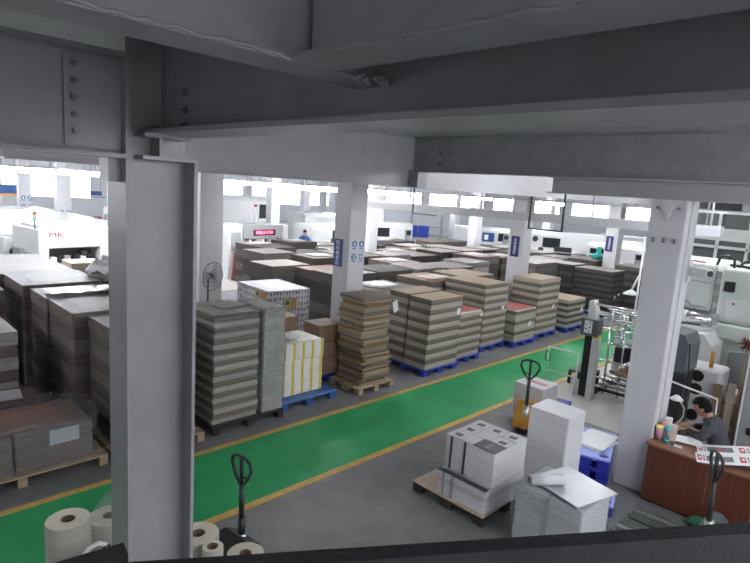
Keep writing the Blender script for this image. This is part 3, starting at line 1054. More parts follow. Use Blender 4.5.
VG = 'wrapped stacks at the left edge of the view'
s = stack('pale brown wrapped stack cut off at the left edge of the view', 'stack', .75, 1.86, 8.6, 9.6, 0, 1.38, 8, mats=(WL, CL), top=DSH, group=VG)
wrap(s, 1.11, 1.0, 0, 1.36, mt=FILMC, out=.008, fine=True)
s = stack('taller wrapped stack behind the pale brown one at the left edge of the view', 'stack', .9, 2.05, 10.2, 11.4, 0, 1.66, 9, mats=(WL, WD), top=DSH, group=VG)
wrap(s, 1.15, 1.2, 0, 1.65, mt=FILMC, out=.008, fine=True)
s = stack('low dark red-brown board pile behind the low wrapped pallet load', 'stack', .8, 1.98, 7.98, 8.5, 0, .62, 4, mats=(WD, WD), top=mat('red_brown_top_sheet', (0.10, 0.055, 0.05), 0.5, noise=0.1), group=VG)
loose_sheets('white sheet on the low red-brown board pile', 1.62, 8.26, .625, 1, .34, .42, mt=mat('dull_white_sheet', (0.5, 0.5, 0.52), 0.6))

wood_pallet('pale wooden pallet under the low film-wrapped load near the aisle', .55, 2.42, 6.86, 7.86)
WL2 = lined('brown_sheet_edges', (0.215, 0.175, 0.160), 0.2, 110)
t = thing('board_load', 'low film-wrapped load of brown boards on a pale pallet near the aisle', 'stack', (1.45, 7.38, .13))
for (a, b_) in ((-.86, -.03), (.0, .82)):
    for k in range(3):
        q = MB(); bundle_mesh(q, b_ - a, .84, k * .155, k * .155 + .152)
        q.build('bundle', WL2, t, ((a + b_) / 2 + random.uniform(-.01, .01), 0, 0))
MB().box(-.84, .70, -.36, .40, .467, .49).build('top_board', mat('brown_top_board', (0.21, 0.125, 0.10), 0.6, noise=0.12), t)
for (x, z) in ((-.33, .41), (.50, .43)):
    MB().box(x - .16, x + .16, -.437, -.430, z - .17, z + .01).build('label', mat('grey_paper_label', (0.52, 0.54, 0.55), 0.5), t)
wrap(t, 1.70, .85, .0, .50, out=.012, mt=FILMC, fine=True)
b = MB(); bm2 = bmesh.new()
n = 34
A = []
for k in range(n):
    a = 2 * PI * k / n
    x, y = .88 * max(-1, min(1, 1.35 * math.cos(a))), .45 * max(-1, min(1, 1.35 * math.sin(a)))
    A.append((x, y))
r1 = [bm2.verts.new((x, y, .46)) for x, y in A]
r2 = [bm2.verts.new((x * 1.02, y * 1.03, .55 + random.uniform(-.035, .05))) for x, y in A]
r3 = [bm2.verts.new((x * .84, y * .80, .52 + random.uniform(-.01, .03))) for x, y in A]
for p, q in ((r1, r2), (r2, r3)):
    for k in range(n):
        f = bm2.faces.new((p[k], p[(k + 1) % n], q[(k + 1) % n], q[k])); f.smooth = True
for f in bm2.faces:
    f.smooth = False
b._merge(bm2); b.build('loose_film_edge', FILMC, t)

# ================================================================== FOREGROUND
def film_roll(label, x, y, z, r, h, core=.05, group=None, mx=None, side=ROLLF):
    t = thing('film_roll', label, 'roll', (x, y, z), 0, group)
    MB().lathe([(core, 0), (r - .004, 0), (r, .004), (r, h - .004), (r - .004, h), (core, h)], 40).build('film_winding', side, t)
    MB().lathe([(r - .005, h + .0005), (core, h + .0015)], 40).build('roll_end', ROLLT, t)
    MB().lathe([(core, 0), (core, h + .003), (core - .008, h + .003), (core - .008, 0), (core, 0)], 24).build('core', CORE, t)
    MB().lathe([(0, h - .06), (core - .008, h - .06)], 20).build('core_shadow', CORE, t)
    return t


FGP = 'clear film rolls standing at the bottom left'
film_roll('clear film roll standing upright left of the near column, nearest the left edge', 1.215, 4.30, 0.0, .155, .99, group=FGP)
film_roll('clear film roll standing half hidden behind the left side of the near column', 1.56, 4.43, 0.0, .16, .82, group=FGP)
film_roll('bigger clear film roll just right of the near column', 1.87, 3.52, 0, .15, 1.0, group=FGP)
film_roll('smaller clear film roll in front of the bigger one right of the near column', 1.86, 3.29, 0, .075, 1.02, core=.04, group=FGP)
t = thing('film_bag', 'crumpled clear film bag standing on the half-hidden film roll', 'bag', (1.56, 4.43, .825))
b = MB(); b.lathe([(.15, 0), (.13, .05), (.08, .12), (.03, .19), (.0, .2)], 14)
for v in b.bm.verts:
    v.co += Vector((random.uniform(-.015, .015), random.uniform(-.015, .015), random.uniform(-.015, .015)))
b.build('bag_film', FILM, t)
t = thing('strap_dispenser', 'white curved strap handle on a black dispenser at the foot of the near column', 'tool', (1.32, 3.98, 0))
MB().box(-.09, .09, -.09, .09, 0, .80, bevel=.02).build('body', DARK, t)
MB().tube([(-.10, 0, .79), (-.10, 0, .86), (-.06, 0, .90), (0, 0, .91), (.05, 0, .88), (.06, 0, .80)], .017, 8).build('strap_handle', WHITEP, t)
MB().tube([(0, -.02, .80), (.03, -.02, .87), (.07, -.02, .88), (.085, -.02, .80)], .009, 8).build('wire_handle', DARK, t)
film_roll('short pale film roll standing in front of the black pallet jack at the bottom', 2.40, 3.70, 0, .155, .50, group=FGP)


def pallet_jack(label, x, y, rz, body, handle_mt, tilt, group='pallet jacks', hl=1.0, hh=1.0, fl=1.25):
    """hand pallet jack: forks along +x from the pump head at the origin"""
    t = thing('pallet_jack', label, 'pallet jack', (x, y, 0), rz, group)
    for s in (-.19, .19):
        b = MB().box(.12, fl, s - .075, s + .075, .045, .085, bevel=.01)
        b.build('fork', body, t)
        w = MB().cyl((fl - .13, s - .05, .04), (fl - .13, s + .05, .04), .04, seg=14)
        w.build('roller', RUBBER, t)
    # head: sloped housing
    MB().prism([(-.20, .09), (.16, .06), (.16, .09 + .21 * hh), (.06, .09 + .36 * hh), (-.05, .09 + .38 * hh), (-.20, .09 + .10 * hh)], 'y', -.17, .17).build('pump_housing', body, t)
    MB().cyl((-.12, 0, .08), (-.12, 0, .08 + .36 * hh), .045, seg=14).build('hydraulic_cylinder', ALU, t)
    for s in (-.07, .07):
        MB().cyl((-.13, s - .028, .075), (-.13, s + .028, .075), .075, seg=20).build('steer_wheel', RUBBER, t)
    # handle shaft leaning by tilt, with a closed loop grip
    dx = -math.sin(tilt)
    dz = math.cos(tilt)
    base = Vector((-.12, 0, .16))
    ax = Vector((dx, 0, dz))
    top = base + ax * (hl - .28)
    hs = MB()
    hs.cyl(base - ax * .04, base + ax * .2, .042, .032, seg=12)
    hs.cyl(base + ax * .15, top, .028, .026, seg=12)
    hs.build('handle_shaft', handle_mt, t)
    lat = Vector((0, 1, 0))
    P = [top - ax * .02, top + lat * .10 + ax * .10, top + lat * .145 + ax * .20, top + lat * .13 + ax * .27, top + lat * .06 + ax * .30,
         top - lat * .06 + ax * .30, top - lat * .13 + ax * .27, top - lat * .145 + ax * .20, top - lat * .10 + ax * .10]
    MB().tube(P, .017, 8, closed=True).build('loop_grip', handle_mt, t)
    MB().tube([top, top + ax * .30], .02, 8).build('centre_bar', handle_mt, t)
    MB().tube([top + lat * .02 + ax * .08, top + lat * .06 + ax * .11, top + lat * .075 + ax * .08], .009, 6).build('release_lever', handle_mt, t)
    return t


pallet_jack('black pallet jack with an upright loop handle beside the green aisle, at the bottom', 2.66, 4.35, R(186), DARK, DARK, R(-2), hl=.82, hh=.3, fl=.88)
pallet_jack('yellow-orange pallet jack parked under the low white stack in the middle', 7.76, 4.12, R(12), JACKY, DARK, R(2), hl=1.0, hh=1.05)
pallet_jack('black pallet jack handle standing in front of the brown desk', 6.45, 1.12, R(-55), MACHD, DARK, R(2), hl=1.0)

# papers on the dark pallet
wood_pallet('dark pallet with a plywood top under the bound printed paper stacks', 4.98, 6.02, 3.04, 4.06, mt=WOODD, top=PLY)
s = stack('lower bound paper block on the plywood pallet, under the printed leaflets', 'paper', 5.02, 5.84, 3.06, 3.72, .13, .405, 4, mats=(PEDGE, PEDGE, PEDGEG), jit=.003, sag=.001, name='paper_stack', part='ream',
          group='paper stacks on the plywood pallet')
MB().box(-.42, -.345, -.335, .335, .277, .285).build('dark_strap_board', INKD, s)
for y in (.24, .12):
    MB().box(-.424, -.41, y - .016, y + .016, 0, .275).build('strap', MACHM, s)
s = stack('upper stack of printed leaflets on the plywood pallet', 'paper', 5.12, 5.80, 3.05, 3.72, .424, .815, 5, mats=(PEDGE, PEDGE), jit=.003, sag=.001, name='paper_stack', part='ream', group='paper stacks on the plywood pallet')
LEAF = mat('leaflet_paper', (0.50, 0.50, 0.54), 0.5, noise=0.06, scale=7)
for i in range(3):
    for j in range(3):
        if i == 0 and j == 0:
            lf = MB().box(-.338, -.10, -.33, -.04, .400, .4045).build('leaflet', INKD, s)
            lf['label'] = 'dark green cover sheet'
            MB().box(-.30, -.16, -.22, -.16, .4048, .4055).build('cover_print', INK, lf)
            continue
        x0, y0 = -.336 + i * .226, -.332 + j * .224
        lf = MB().box(x0, x0 + .215, y0, y0 + .212, .393, .398 + random.uniform(0, .004)).build('leaflet', LEAF, s)
        if (i, j) not in ((1, 1), (0, 1)):
            MB().box(x0 + .05, x0 + .13, y0 + .06, y0 + .15, .4025, .4035).build('picture', INKD, lf)
            MB().box(x0 + .10, x0 + .13, y0 + .085, y0 + .14, .4036, .4042).build('picture_patch', PINKP, lf)
for y in (.06, .25):
    MB().box(-.352, -.338, y - .012, y + .012, 0, .392).build('strap', INKD, s)

# tall white stack, low white stack and blue pallets
plastic_pallet('blue pallet under the tall white paper stack', 6.04, 6.62, 2.66, 3.26, mt=BLUED)
s = stack('tall white paper stack between the leaflets and the blue pallets', 'paper', 6.08, 6.52, 2.70, 3.21, .145, 1.10, 7, mats=(PEDGE,), jit=.002, sag=.001, name='paper_stack', part='ream', group='plain white paper stacks')
MB().box(-.218, .218, -.25, .25, .957, .961).build('glossy_cover_sheet', SILVER, s)
plastic_pallet('blue pallet under the low white stack by the yellow-orange pallet jack', 8.10, 9.2, 3.98, 4.66, mt=BLUED, rz=R(12))
s = stack('low white printed stack lifted by the yellow-orange pallet jack', 'paper', 8.06, 8.56, 4.06, 4.58, .146, .62, 5, mats=(PEDGE,), jit=.003, sag=.001, name='paper_stack', part='ream', group='plain white paper stacks')
for k in range(3):
    MB().box(-.20 + k * .14, -.10 + k * .14, -.2, .2, .476, .4775).build('print_row', PINKP if k == 1 else LEAF, s)

BPG = 'blue plastic pallets piled by the right column'
for k, nm in enumerate(('lowest of the pile', 'middle of the pile')):
    plastic_pallet('deep blue pallet left of the right column, %s' % nm, 6.74, 7.72, 2.59, 3.19, z0=k * .147, mt=BLUED, group=BPG, rz=R(18))
plastic_pallet('pale blue pallet with round plugs topping the pile left of the right column', 6.74, 7.72, 2.59, 3.19, z0=.294, mt=BLUED, group=BPG, rz=R(18), deckmat=BLUES, holes=True)
plastic_pallet('pale blue pallet lying low in front of the blue pallet pile', 6.28, 6.68, 2.22, 2.60, z0=0, mt=BLUED, group=BPG, rz=R(18), deckmat=BLUES, holes=True)
loose_sheets('bright white sheets on top of the blue pallet pile', 7.28, 2.86, .442, 4, .62, .42, group='sheets on the blue pallets')

# wrapped white pile at the bottom centre
s = stack('white film-wrapped paper pile at the bottom with a strap and a silver sheet on top', 'paper', 4.98, 5.60, 1.96, 2.68, .0, .70, 6, mats=(PEDGEG,), jit=.004, sag=.001, name='paper_stack', part='ream', group='plain white paper stacks')
MB().box(-.332, -.313, -.02, .02, 0, .70).build('strap', MACHM, s)
MB().box(-.33, .33, -.02, .02, .70, .704).build('strap', MACHM, s)
wrap(s, .62, .72, 0, .70)
t = thing('silver_board', 'silver-grey board lying skewed on the wrapped white pile', 'board', (5.35, 2.27, .725), R(-14))
MB().box(-.30, .30, -.33, .30, 0, .014, bevel=.002).build('board', SILVER, t)
t = thing('film_roll', 'clear film roll lying on the silver board', 'roll', (5.12, 2.43, .739), R(-38))
MB().cyl((-.18, 0, .06), (.18, 0, .06), .057, seg=24).build('film_winding', mat('clear_roll', (0.60, 0.61, 0.64), 0.15), t)
MB().cyl((-.195, 0, .06), (.195, 0, .06), .03, seg=20).build('core', CORE, t)

# metal profiles and green cloth on the floor by the desk
SG = 'metal floor profiles beside the desk'
for k, nm in enumerate(('nearest the wrapped white pile', 'second from the wrapped white pile', 'third from the wrapped white pile', 'closest to the desk')):
    t = thing('metal_profile', 'long greenish metal profile on the floor, %s' % nm, 'metal bar', (6.03 + k * .24, 1.75, 0), R(4), SG)
    b = MB().box(-.075, .075, -.36, .32, 0, .012); b.box(-.075, -.063, -.36, .32, .012, .05); b.box(.063, .075, -.36, .32, .012, .05)
    b.build('channel', STRIPM, t)
    MB().box(-.05, .05, -.34, .30, .0125, .014).build('groove', MACHM if k % 2 else DARK, t)
t = thing('green_cloth', 'small green cloth crumpled on the floor before the desk', 'cloth', (6.985, 1.40, 0))
b = MB(); b.sphere((0, 0, .05), .15, 14, (.55, 1.1, .45))
for v in b.bm.verts:
    v.co += Vector((random.uniform(-.02, .02), random.uniform(-.02, .02), random.uniform(-.01, .015)))
    v.co.z = max(v.co.z, 0.003)
b.build('cloth_body', GREENC, t)

# ------------------------------------------------------------------ the desk and what is on it
t = thing('reception_desk', 'red-brown laminate desk with a panelled front beside the right column', 'desk', (7.10, 1.60, 0))
MB().box(0, .022, -.14, .53, .03, .725).build('front_panel', DESK, t)
MB().box(0, .022, -.60, -.146, .03, .725).build('front_panel', DESK, t)
MB().box(.022, .55, .508, .53, 0, .725).build('side_panel', DESK, t)
MB().box(.022, .50, -.60, -.578, 0, .725).build('side_panel', DESK, t)
MB().box(-.02, .53, -.62, .545, .725, .755, bevel=.004).build('worktop', DESKT, t)
MB().box(.53, 1.12, .22, .535, .725, .755, bevel=.004).build('side_worktop', DESKT, t)
MB().box(1.09, 1.12, .24, .52, 0, .725).build('side_panel', DESK, t)
MB().box(.02, .5, -.59, .52, .0, .03).build('plinth', DARK, t)

# small things on it
ZT = .755
t = thing('laptop', 'dark laptop open on the desk in front of the seated man', 'laptop', (7.69, 2.0, ZT), R(176))
MB().box(-.16, .16, -.11, .11, 0, .018, bevel=.004).build('keyboard_base', DARK, t)
o = MB().box(-.16, .16, -.006, .006, 0, .21, bevel=.003).build('screen', DARK, t, (0, -.115, .016)); o.rotation_euler[0] = R(14)
t = thing('paper_sheets', 'white papers lying over the laptop edge on the desk', 'paper', (7.50, 1.80, ZT + .022), R(14))
MB().box(-.10, .10, -.14, .14, 0, .005).build('sheet', PAPER, t)
MB().box(-.10, .10, -.14, .14, .006, .011).build('sheet', PAPER, t, (.02, .02, 0), R(8))
t = thing('calculator', 'small grey calculator at the desk front edge', 'calculator', (7.23, 1.86, ZT), R(8))
MB().box(-.045, .045, -.07, .07, 0, .018, bevel=.004).build('body', MACHM, t)
MB().box(-.035, .035, .03, .06, .018, .020).build('display', GLASSD, t)
for i in range(3):
    for j in range(3):
        MB().box(-.034 + i * .024, -.016 + i * .024, -.055 + j * .026, -.037 + j * .026, .018, .022).build('key', WHITEP, t)
t = thing('water_bottle', 'clear bottle with a teal cap on the desk', 'bottle', (7.31, 2.00, ZT))
MB().lathe([(0, .002), (.034, .002), (.036, .01), (.036, .12), (.030, .14), (.022, .15)], 18).build('bottle_body', CLEAR, t)
MB().lathe([(0, .001), (.037, .001), (.038, .035), (.036, .036)], 18).build('bottle_base', TEALB, t)
MB().lathe([(.030, .145), (.034, .15), (.034, .185), (.02, .20), (0, .20)], 18).build('cap', TEALB, t)
t = thing('drink_cup', 'pink printed cup with a yellow lid on the desk', 'cup', (7.30, 2.085, ZT))
MB().lathe([(0, .001), (.040, .001), (.046, .16), (.044, .162)], 18).build('cup_body', PINK, t)
MB().lathe([(.047, .16), (.047, .175), (.02, .180), (0, .180)], 18).build('lid', LEMON, t)
t = thing('pink_tub', 'pink tub standing behind the yellow-lidded cup', 'tub', (7.40, 2.075, ZT))
MB().lathe([(0, .001), (.045, .001), (.045, .20), (.035, .22), (0, .22)], 18).build('tub_body', PINK, t)
t = thing('box', 'small beige box standing on the desk beside the teal-capped bottle', 'box', (7.40, 1.96, ZT), R(12))
MB().box(-.03, .03, -.045, .045, 0, .19, bevel=.003).build('box_body', CARTONT, t)
t = thing('tissue_pack', 'upright white tissue pack on the desk behind the beige box', 'box', (7.485, 2.05, ZT), R(4))
MB().box(-.03, .03, -.04, .04, 0, .25, bevel=.006).build('pack_body', WHITEP, t)
t = thing('desk_lamp', 'white desk lamp with a thin curved neck by the right column', 'lamp', (7.94, 2.08, ZT))
MB().lathe([(0, 0), (.05, 0), (.05, .015), (0, .02)], 18).build('base', WHITEP, t)
MB().tube([(0, 0, .015), (-.01, -.07, .16), (-.02, -.07, .28), (-.05, .0, .39), (-.08, .05, .42)], .007, 8).build('neck', WHITEP, t)
MB().lathe([(.02, .03), (.05, .0), (.085, -.03), (.08, -.034), (0, -.02)], 18, (-.08, .02, .42)).build('lamp_head', WHITEP, t)
t = thing('pen', 'wooden pen lying on the desk beside the papers', 'pen', (7.42, 1.70, ZT + .006), R(60))
MB().cyl((-.07, 0, 0), (.07, 0, 0), .006, seg=8).build('barrel', PLANKW, t)


def strip_sheet(label, off, drop):
    """a long printed strip lying over the front of the desk, curling at its end"""
    t = thing('printed_strip', label, 'printed sheet', (6.99 + off * .97, 1.56 + off * .24, .760), R(20))
    pts = [(0, 0), (.0, -.12), (.01, -.3), (.02, -.48), (.04, -.62), (.05, -.74)]
    zz = [.003, .014, .045, .08, .10, .03]
    def ribbon(name, mt, u0, u1, v0, v1, lift, par):
        bm2 = bmesh.new()
        n = 14
        rows = []
        for i in range(n + 1):
            f = v0 + (v1 - v0) * i / n
            s_ = f * (len(pts) - 1)
            k = min(int(s_), len(pts) - 2); a = s_ - k
            x = pts[k][0] * (1 - a) + pts[k + 1][0] * a
            y = pts[k][1] * (1 - a) + pts[k + 1][1] * a
            z = zz[k] * (1 - a) + zz[k + 1] * a
            rows.append([bm2.verts.new((x + u, y, z + lift + drop * max(0, .10 - u) * 1.2)) for u in (u0, u1)])
        for p, q in zip(rows, rows[1:]):
            bm2.faces.new((p[0], p[1], q[1], q[0]))
        b = MB(); b._merge(bm2)
        o = b.build(name, mt, par)
        md = o.modifiers.new('thick', 'SOLIDIFY'); md.thickness = .0015
        return o
    base = ribbon('paper', PAPER, 0, .29, 0, 1, 0, t)
    for q in (0, .52):
        ribbon('red_block', REDP, .07, .225, .03 + q, .10 + q, .003, base)
        ribbon('white_letter', PAPER, .12, .175, .05 + q, .08 + q, .005, base)
        ribbon('grey_block', INKD, .075, .215, .125 + q, .155 + q, .003, base)
        ribbon('white_mark', PAPER, .11, .18, .133 + q, .147 + q, .005, base)
        ribbon('text_band', INK, .07, .21, .18 + q, min(.48 + q, .99), .003, base)
    ribbon('red_motif', REDP, .115, .165, .28, .38, .005, base)
    return t




near_strip = strip_sheet('printed paper strip with red blocks hanging over the desk front edge, nearer strip', 0, 0.0)
strip_sheet('printed paper strip with red blocks on the desk, the strip nearer the seated man', .30, 0.0)
b = MB(); pts = []
for k in range(26):
    a = k / 25 * 2.0 * PI * 1.3
    r = .045 + .006 * a
    pts.append((r * math.cos(a), r * math.sin(a) + .085))
bm2 = bmesh.new()
va = [bm2.verts.new((-.12, p[0], p[1] - .16)) for p in pts]; vb = [bm2.verts.new((.10, p[0], p[1] - .16)) for p in pts]
for k in range(25):
    f = bm2.faces.new((va[k], va[k + 1], vb[k + 1], vb[k])); f.smooth = True
b._merge(bm2); o = b.build('curled_end', PAPER, near_strip, (-.06, -.62, .06)); md = o.modifiers.new('thick', 'SOLIDIFY'); md.thickness = .002

# chair
t = thing('office_chair', 'dark chair with a red back edge under the seated man', 'chair', (7.84, 1.47, 0))
MB().box(-.21, .21, -.19, .22, .41, .45, bevel=.015).build('seat', DARK, t)
MB().box(-.20, .20, -.235, -.20, .52, .80, bevel=.015).build('backrest', REDC, t)
for sx in (-.17, .17):
    MB().cyl((sx, -.21, 0), (sx, -.225, .78), .012, seg=8).build('leg', ALU, t)
    MB().cyl((sx, .18, 0), (sx, .17, .42), .012, seg=8).build('leg', ALU, t)


# ================================================================== PEOPLE
def skinned(nodes, edges, subdiv=1):
    """grow a limb mesh from joints: nodes = [(x,y,z), radius]; root is node 0"""
    me = bpy.data.meshes.new('joints')
    me.from_pydata([n[0] for n in nodes], edges, [])
    o = bpy.data.objects.new('joints', me)
    COL.objects.link(o)
    md = o.modifiers.new('skin', 'SKIN')
    md.use_smooth_shade = True
    for i, n in enumerate(nodes):
        r = n[1]
        me.skin_vertices[0].data[i].radius = (r, r) if not isinstance(r, tuple) else r
        me.skin_vertices[0].data[i].use_root = (i == 0)
    if subdiv:
        sd = o.modifiers.new('sub', 'SUBSURF'); sd.levels = subdiv; sd.render_levels = subdiv
    dg = bpy.context.evaluated_depsgraph_get()
    ev = o.evaluated_get(dg)
    m2 = ev.to_mesh()
    bm2 = bmesh.new(); bm2.from_mesh(m2)
    ev.to_mesh_clear()
    bpy.data.objects.remove(o); bpy.data.meshes.remove(me)
    return bm2


def chain(b, pts, subdiv=1):
    b._merge(skinned(pts, [(i, i + 1) for i in range(len(pts) - 1)], subdiv))


def head_bm(mx):
    """head with jaw, brow, nose, lips, eye sockets and ears; faces +y, centred on the skull"""
    bm2 = bmesh.new()
    bmesh.ops.create_uvsphere(bm2, u_segments=32, v_segments=24, radius=1)
    for v in bm2.verts:
        x, y, z = v.co
        z2 = z * .122
        wx = .077; dy = .098
        if z < 0:                                   # jaw narrows and comes forward
            wx *= 1 - .34 * (-z) ** 1.3
            dy *= 1 - .10 * (-z)
        X, Y = x * wx, y * dy
        if z < -.1 and y < 0:                       # back of the neck side goes in
            Y *= 1 - .35 * (-z)
        if y > 0:
            fx = math.exp(-(x / .16) ** 2)
            nose = math.exp(-((z + .20) / .17) ** 2) * fx
            Y += .026 * nose
            if -.42 > z > -.62:
                Y += .006 * math.exp(-(x / .3) ** 2)
            chin = math.exp(-((z + .86) / .12) ** 2) * math.exp(-(x / .35) ** 2)
            Y += .016 * chin
            eye = (math.exp(-((x - .38) / .17) ** 2) + math.exp(-((x + .38) / .17) ** 2)) * math.exp(-((z - .04) / .10) ** 2)
            Y -= .010 * eye
            brow = math.exp(-((z - .22) / .09) ** 2) * (1 if abs(x) < .6 else 0)
            Y += .005 * brow
        v.co = (X, Y, z2)
    for f in bm2.faces:
        f.smooth = True
    b = MB(); b._merge(bm2, mx)
    for s in (-1, 1):
        b2 = bmesh.new(); bmesh.ops.create_uvsphere(b2, u_segments=10, v_segments=8, radius=1)
        bmesh.ops.transform(b2, matrix=mx @ Matrix.Translation((s * .077, -.005, -.012)) @ Matrix.Rotation(s * .3, 4, 'Z') @ Matrix.Diagonal((.010, .018, .032, 1)), verts=b2.verts)
        b._merge(b2)
    return b


def hand(b, wrist, d, pl, s=1.0, curl=.5):
    """palm plus five bent fingers; d points along the fingers, pl out of the palm's back"""
    d = Vector(d).normalized(); pl = Vector(pl).normalized(); sd = d.cross(pl).normalized()
    w = Vector(wrist)
    c = w + d * .045 * s
    chain(b, [(tuple(w), .022 * s), (tuple(c), (.034 * s, .018 * s)), (tuple(w + d * .085 * s), (.036 * s, .015 * s))])
    for k, (o, ln) in enumerate(((-.030, .062), (-.010, .072), (.011, .067), (.030, .052))):
        p0 = w + d * .06 * s + sd * o * s
        p1 = w + d * (.09 * s) + sd * o * s
        p2 = p1 + (d * math.cos(curl) - pl * math.sin(curl)) * ln * .55 * s
        p3 = p2 + (d * math.cos(curl * 2.2) - pl * math.sin(curl * 2.2)) * ln * .45 * s
        chain(b, [(tuple(p0), .010 * s), (tuple(p1), .0098 * s), (tuple(p2), .0088 * s), (tuple(p3), .0074 * s)])
    p0 = w + d * .02 * s - sd * .02 * s
    p1 = p0 + (d * .6 - sd * .8 - pl * .2).normalized() * .04 * s
    p2 = p1 + (d * .9 - sd * .35 - pl * .4).normalized() * .035 * s
    chain(b, [(tuple(p0), .013 * s), (tuple(p1), .011 * s), (tuple(p2), .0088 * s)])


def person(label, loc, rz, J, jacket, trousers, headmx, hands, sit=True, voxel=.007, shoes=True):
    """J: joints in the person's frame (facing +y)"""
    t = thing('person', label, 'person', loc, rz)
    b = MB()
    sp = [(J['pelvis'], (.15, .11)), (J['waist'], (.135, .10)), (J['chest'], (.155, .11)), (J['collar'], (.075, .07)), (J['neck'], (.052, .055)), (J['skull'], (.05, .055))]
    chain(b, sp, 2)
    for s in ('l', 'r'):
        chain(b, [(J['collar'], .05), (J['shoulder_' + s], .055), (J['elbow_' + s], .042), (J['wrist_' + s], .027)], 2)
        chain(b, [(J['pelvis'], .085), (J['hip_' + s], .088), (J['knee_' + s], .062), (J['ankle_' + s], .042)], 2)
        chain(b, [(J['ankle_' + s], .04), (tuple(Vector(J['ankle_' + s]) + Vector((0, .07, -.045))), .038), (tuple(Vector(J['ankle_' + s]) + Vector((0, .15, -.055))), .03)], 1)
    hb_ = head_bm(headmx)
    b._merge(hb_.bm)
    for (wr, d, pl) in hands:
        hand(b, wr, d, pl)
    body = b.build('body', SKIN, t)
    rm = body.modifiers.new('join', 'REMESH'); rm.mode = 'VOXEL'; rm.voxel_size = voxel; rm.use_smooth_shade = True
    # jacket: torso and sleeves, open at neck and cuffs
    b = MB()
    chain(b, [(J['pelvis'], (.172, .135)), (J['waist'], (.162, .128)), (J['chest'], (.182, .138)), (J['collar'], (.125, .11)), (tuple(Vector(J['collar']).lerp(Vector(J['neck']), .45)), (.085, .08))], 2)
    for s in ('l', 'r'):
        sh, el, wr = Vector(J['shoulder_' + s]), Vector(J['elbow_' + s]), Vector(J['wrist_' + s])
        chain(b, [(J['collar'], .095), (tuple(Vector(J['collar']).lerp(sh, .6)), .090), (tuple(sh), .086)], 2)
        chain(b, [(J['chest'], .10), (tuple(sh), .088), (tuple(sh.lerp(el, .5)), .068), (tuple(el), .063), (tuple(el.lerp(wr, .5)), .055), (tuple(el.lerp(wr, .93)), .043)], 2)
    jk = b.build('jacket', jacket, t)
    rm = jk.modifiers.new('join', 'REMESH'); rm.mode = 'VOXEL'; rm.voxel_size = .010; rm.use_smooth_shade = True
    cb = MB()
    nk = Vector(J['neck']); cl = Vector(J['collar'])
    ax = (nk - cl).normalized()
    q = ax.to_track_quat('Z', 'Y').to_matrix().to_4x4()
    cb.lathe([(.112, -.05), (.092, .03), (.083, .055), (.076, .05), (.085, -.05)], 20, mx=Matrix.Translation(cl + ax * .01) @ q)
    cb.build('collar', jacket, jk)
    b = MB()
    for s in ('l', 'r'):
        hp, kn, an = Vector(J['hip_' + s]), Vector(J['knee_' + s]), Vector(J['ankle_' + s])
        chain(b, [(J['pelvis'], .12), (tuple(hp), .105), (tuple(kn), .078), (tuple(kn.lerp(an, .5)), .07), (tuple(kn.lerp(an, .95)), .062)], 2)
    tr = b.build('trousers', trousers, t)
    rm = tr.modifiers.new('join', 'REMESH'); rm.mode = 'VOXEL'; rm.voxel_size = .012; rm.use_smooth_shade = True
    # hair cap
    bm2 = bmesh.new(); bmesh.ops.create_uvsphere(bm2, u_segments=32, v_segments=24, radius=1)
    kill = [v for v in bm2.verts if (v.co.z < .30 and v.co.y > .35) or (v.co.z < -.12 and v.co.y > -.05) or v.co.z < -.55 or (abs(v.co.x) > .8 and v.co.z < .0 and v.co.y > -.25)]
    bmesh.ops.delete(bm2, geom=kill, context='VERTS')
    for v in bm2.verts:
        x, y, z = v.co
        k = 1 + random.uniform(-.02, .035)
        fr = .016 if (y > .2 and z > .2) else 0
        v.co = (x * .086 * k, y * .108 * k + fr, z * .137 * k + .002)
    for f in bm2.faces:
        f.smooth = True
    b = MB(); b._merge(bm2, headmx)
    hr = b.build('hair', HAIR, t)
    md = hr.modifiers.new('thick', 'SOLIDIFY'); md.thickness = .02; md.offset = -1
    fb_ = MB()
    for s in (-1, 1):
        fb_.sphere(headmx @ Vector((s * .029, .083, .006)), .0085, 10)
        fb_.box(-.014, .014, -.003, .003, -.003, .003, mx=headmx @ Matrix.Translation((s * .031, .094, .024)))
    fb_.build('eyes_and_brows', HAIR, t)
    mo = MB().box(-.02, .02, -.004, .004, -.003, .003, mx=headmx @ Matrix.Translation((0, .086, -.066)))
    mo.build('mouth', mat('lips', (0.33, 0.12, 0.10), 0.5), t)
    if shoes:
        for s in ('l', 'r'):
            an = Vector(J['ankle_' + s])
            q = MB(); chain(q, [(tuple(an + Vector((0, -.03, -.045))), .045), (tuple(an + Vector((0, .07, -.05))), .047), (tuple(an + Vector((0, .17, -.06))), .036)], 2)
            q.build('shoe', RUBBER, t)
    return t


J = dict(pelvis=(0, -.02, .53), waist=(0, -.01, .68), chest=(0, .09, .92), collar=(0, .17, 1.07), neck=(0, .215, 1.14), skull=(0, .26, 1.21),
         shoulder_l=(-.185, .15, 1.03), shoulder_r=(.185, .15, 1.03), elbow_l=(-.23, .20, .885), elbow_r=(.23, .24, .885),
         wrist_l=(-.12, .43, .90), wrist_r=(.12, .43, .90), hip_l=(-.09, .02, .51), hip_r=(.09, .02, .51), knee_l=(-.12, .40, .53), knee_r=(.12, .40, .53),
         ankle_l=(-.12, .38, .09), ankle_r=(.12, .38, .09))
HM = Matrix.Translation((0, .30, 1.225)) @ Matrix.Rotation(R(-20), 4, 'X') @ Matrix.Scale(1.02, 4)
seated = person('man in a slate grey jacket seated at the brown desk, looking down', (7.84, 1.50, -.02), 0.0, J, JACKET, TROUSER, HM,
       [((-.12, .44, .90), (.25, 1, -.25), (0, 0, 1)), ((.12, .44, .90), (-.3, 1, -.25), (0, 0, 1))])
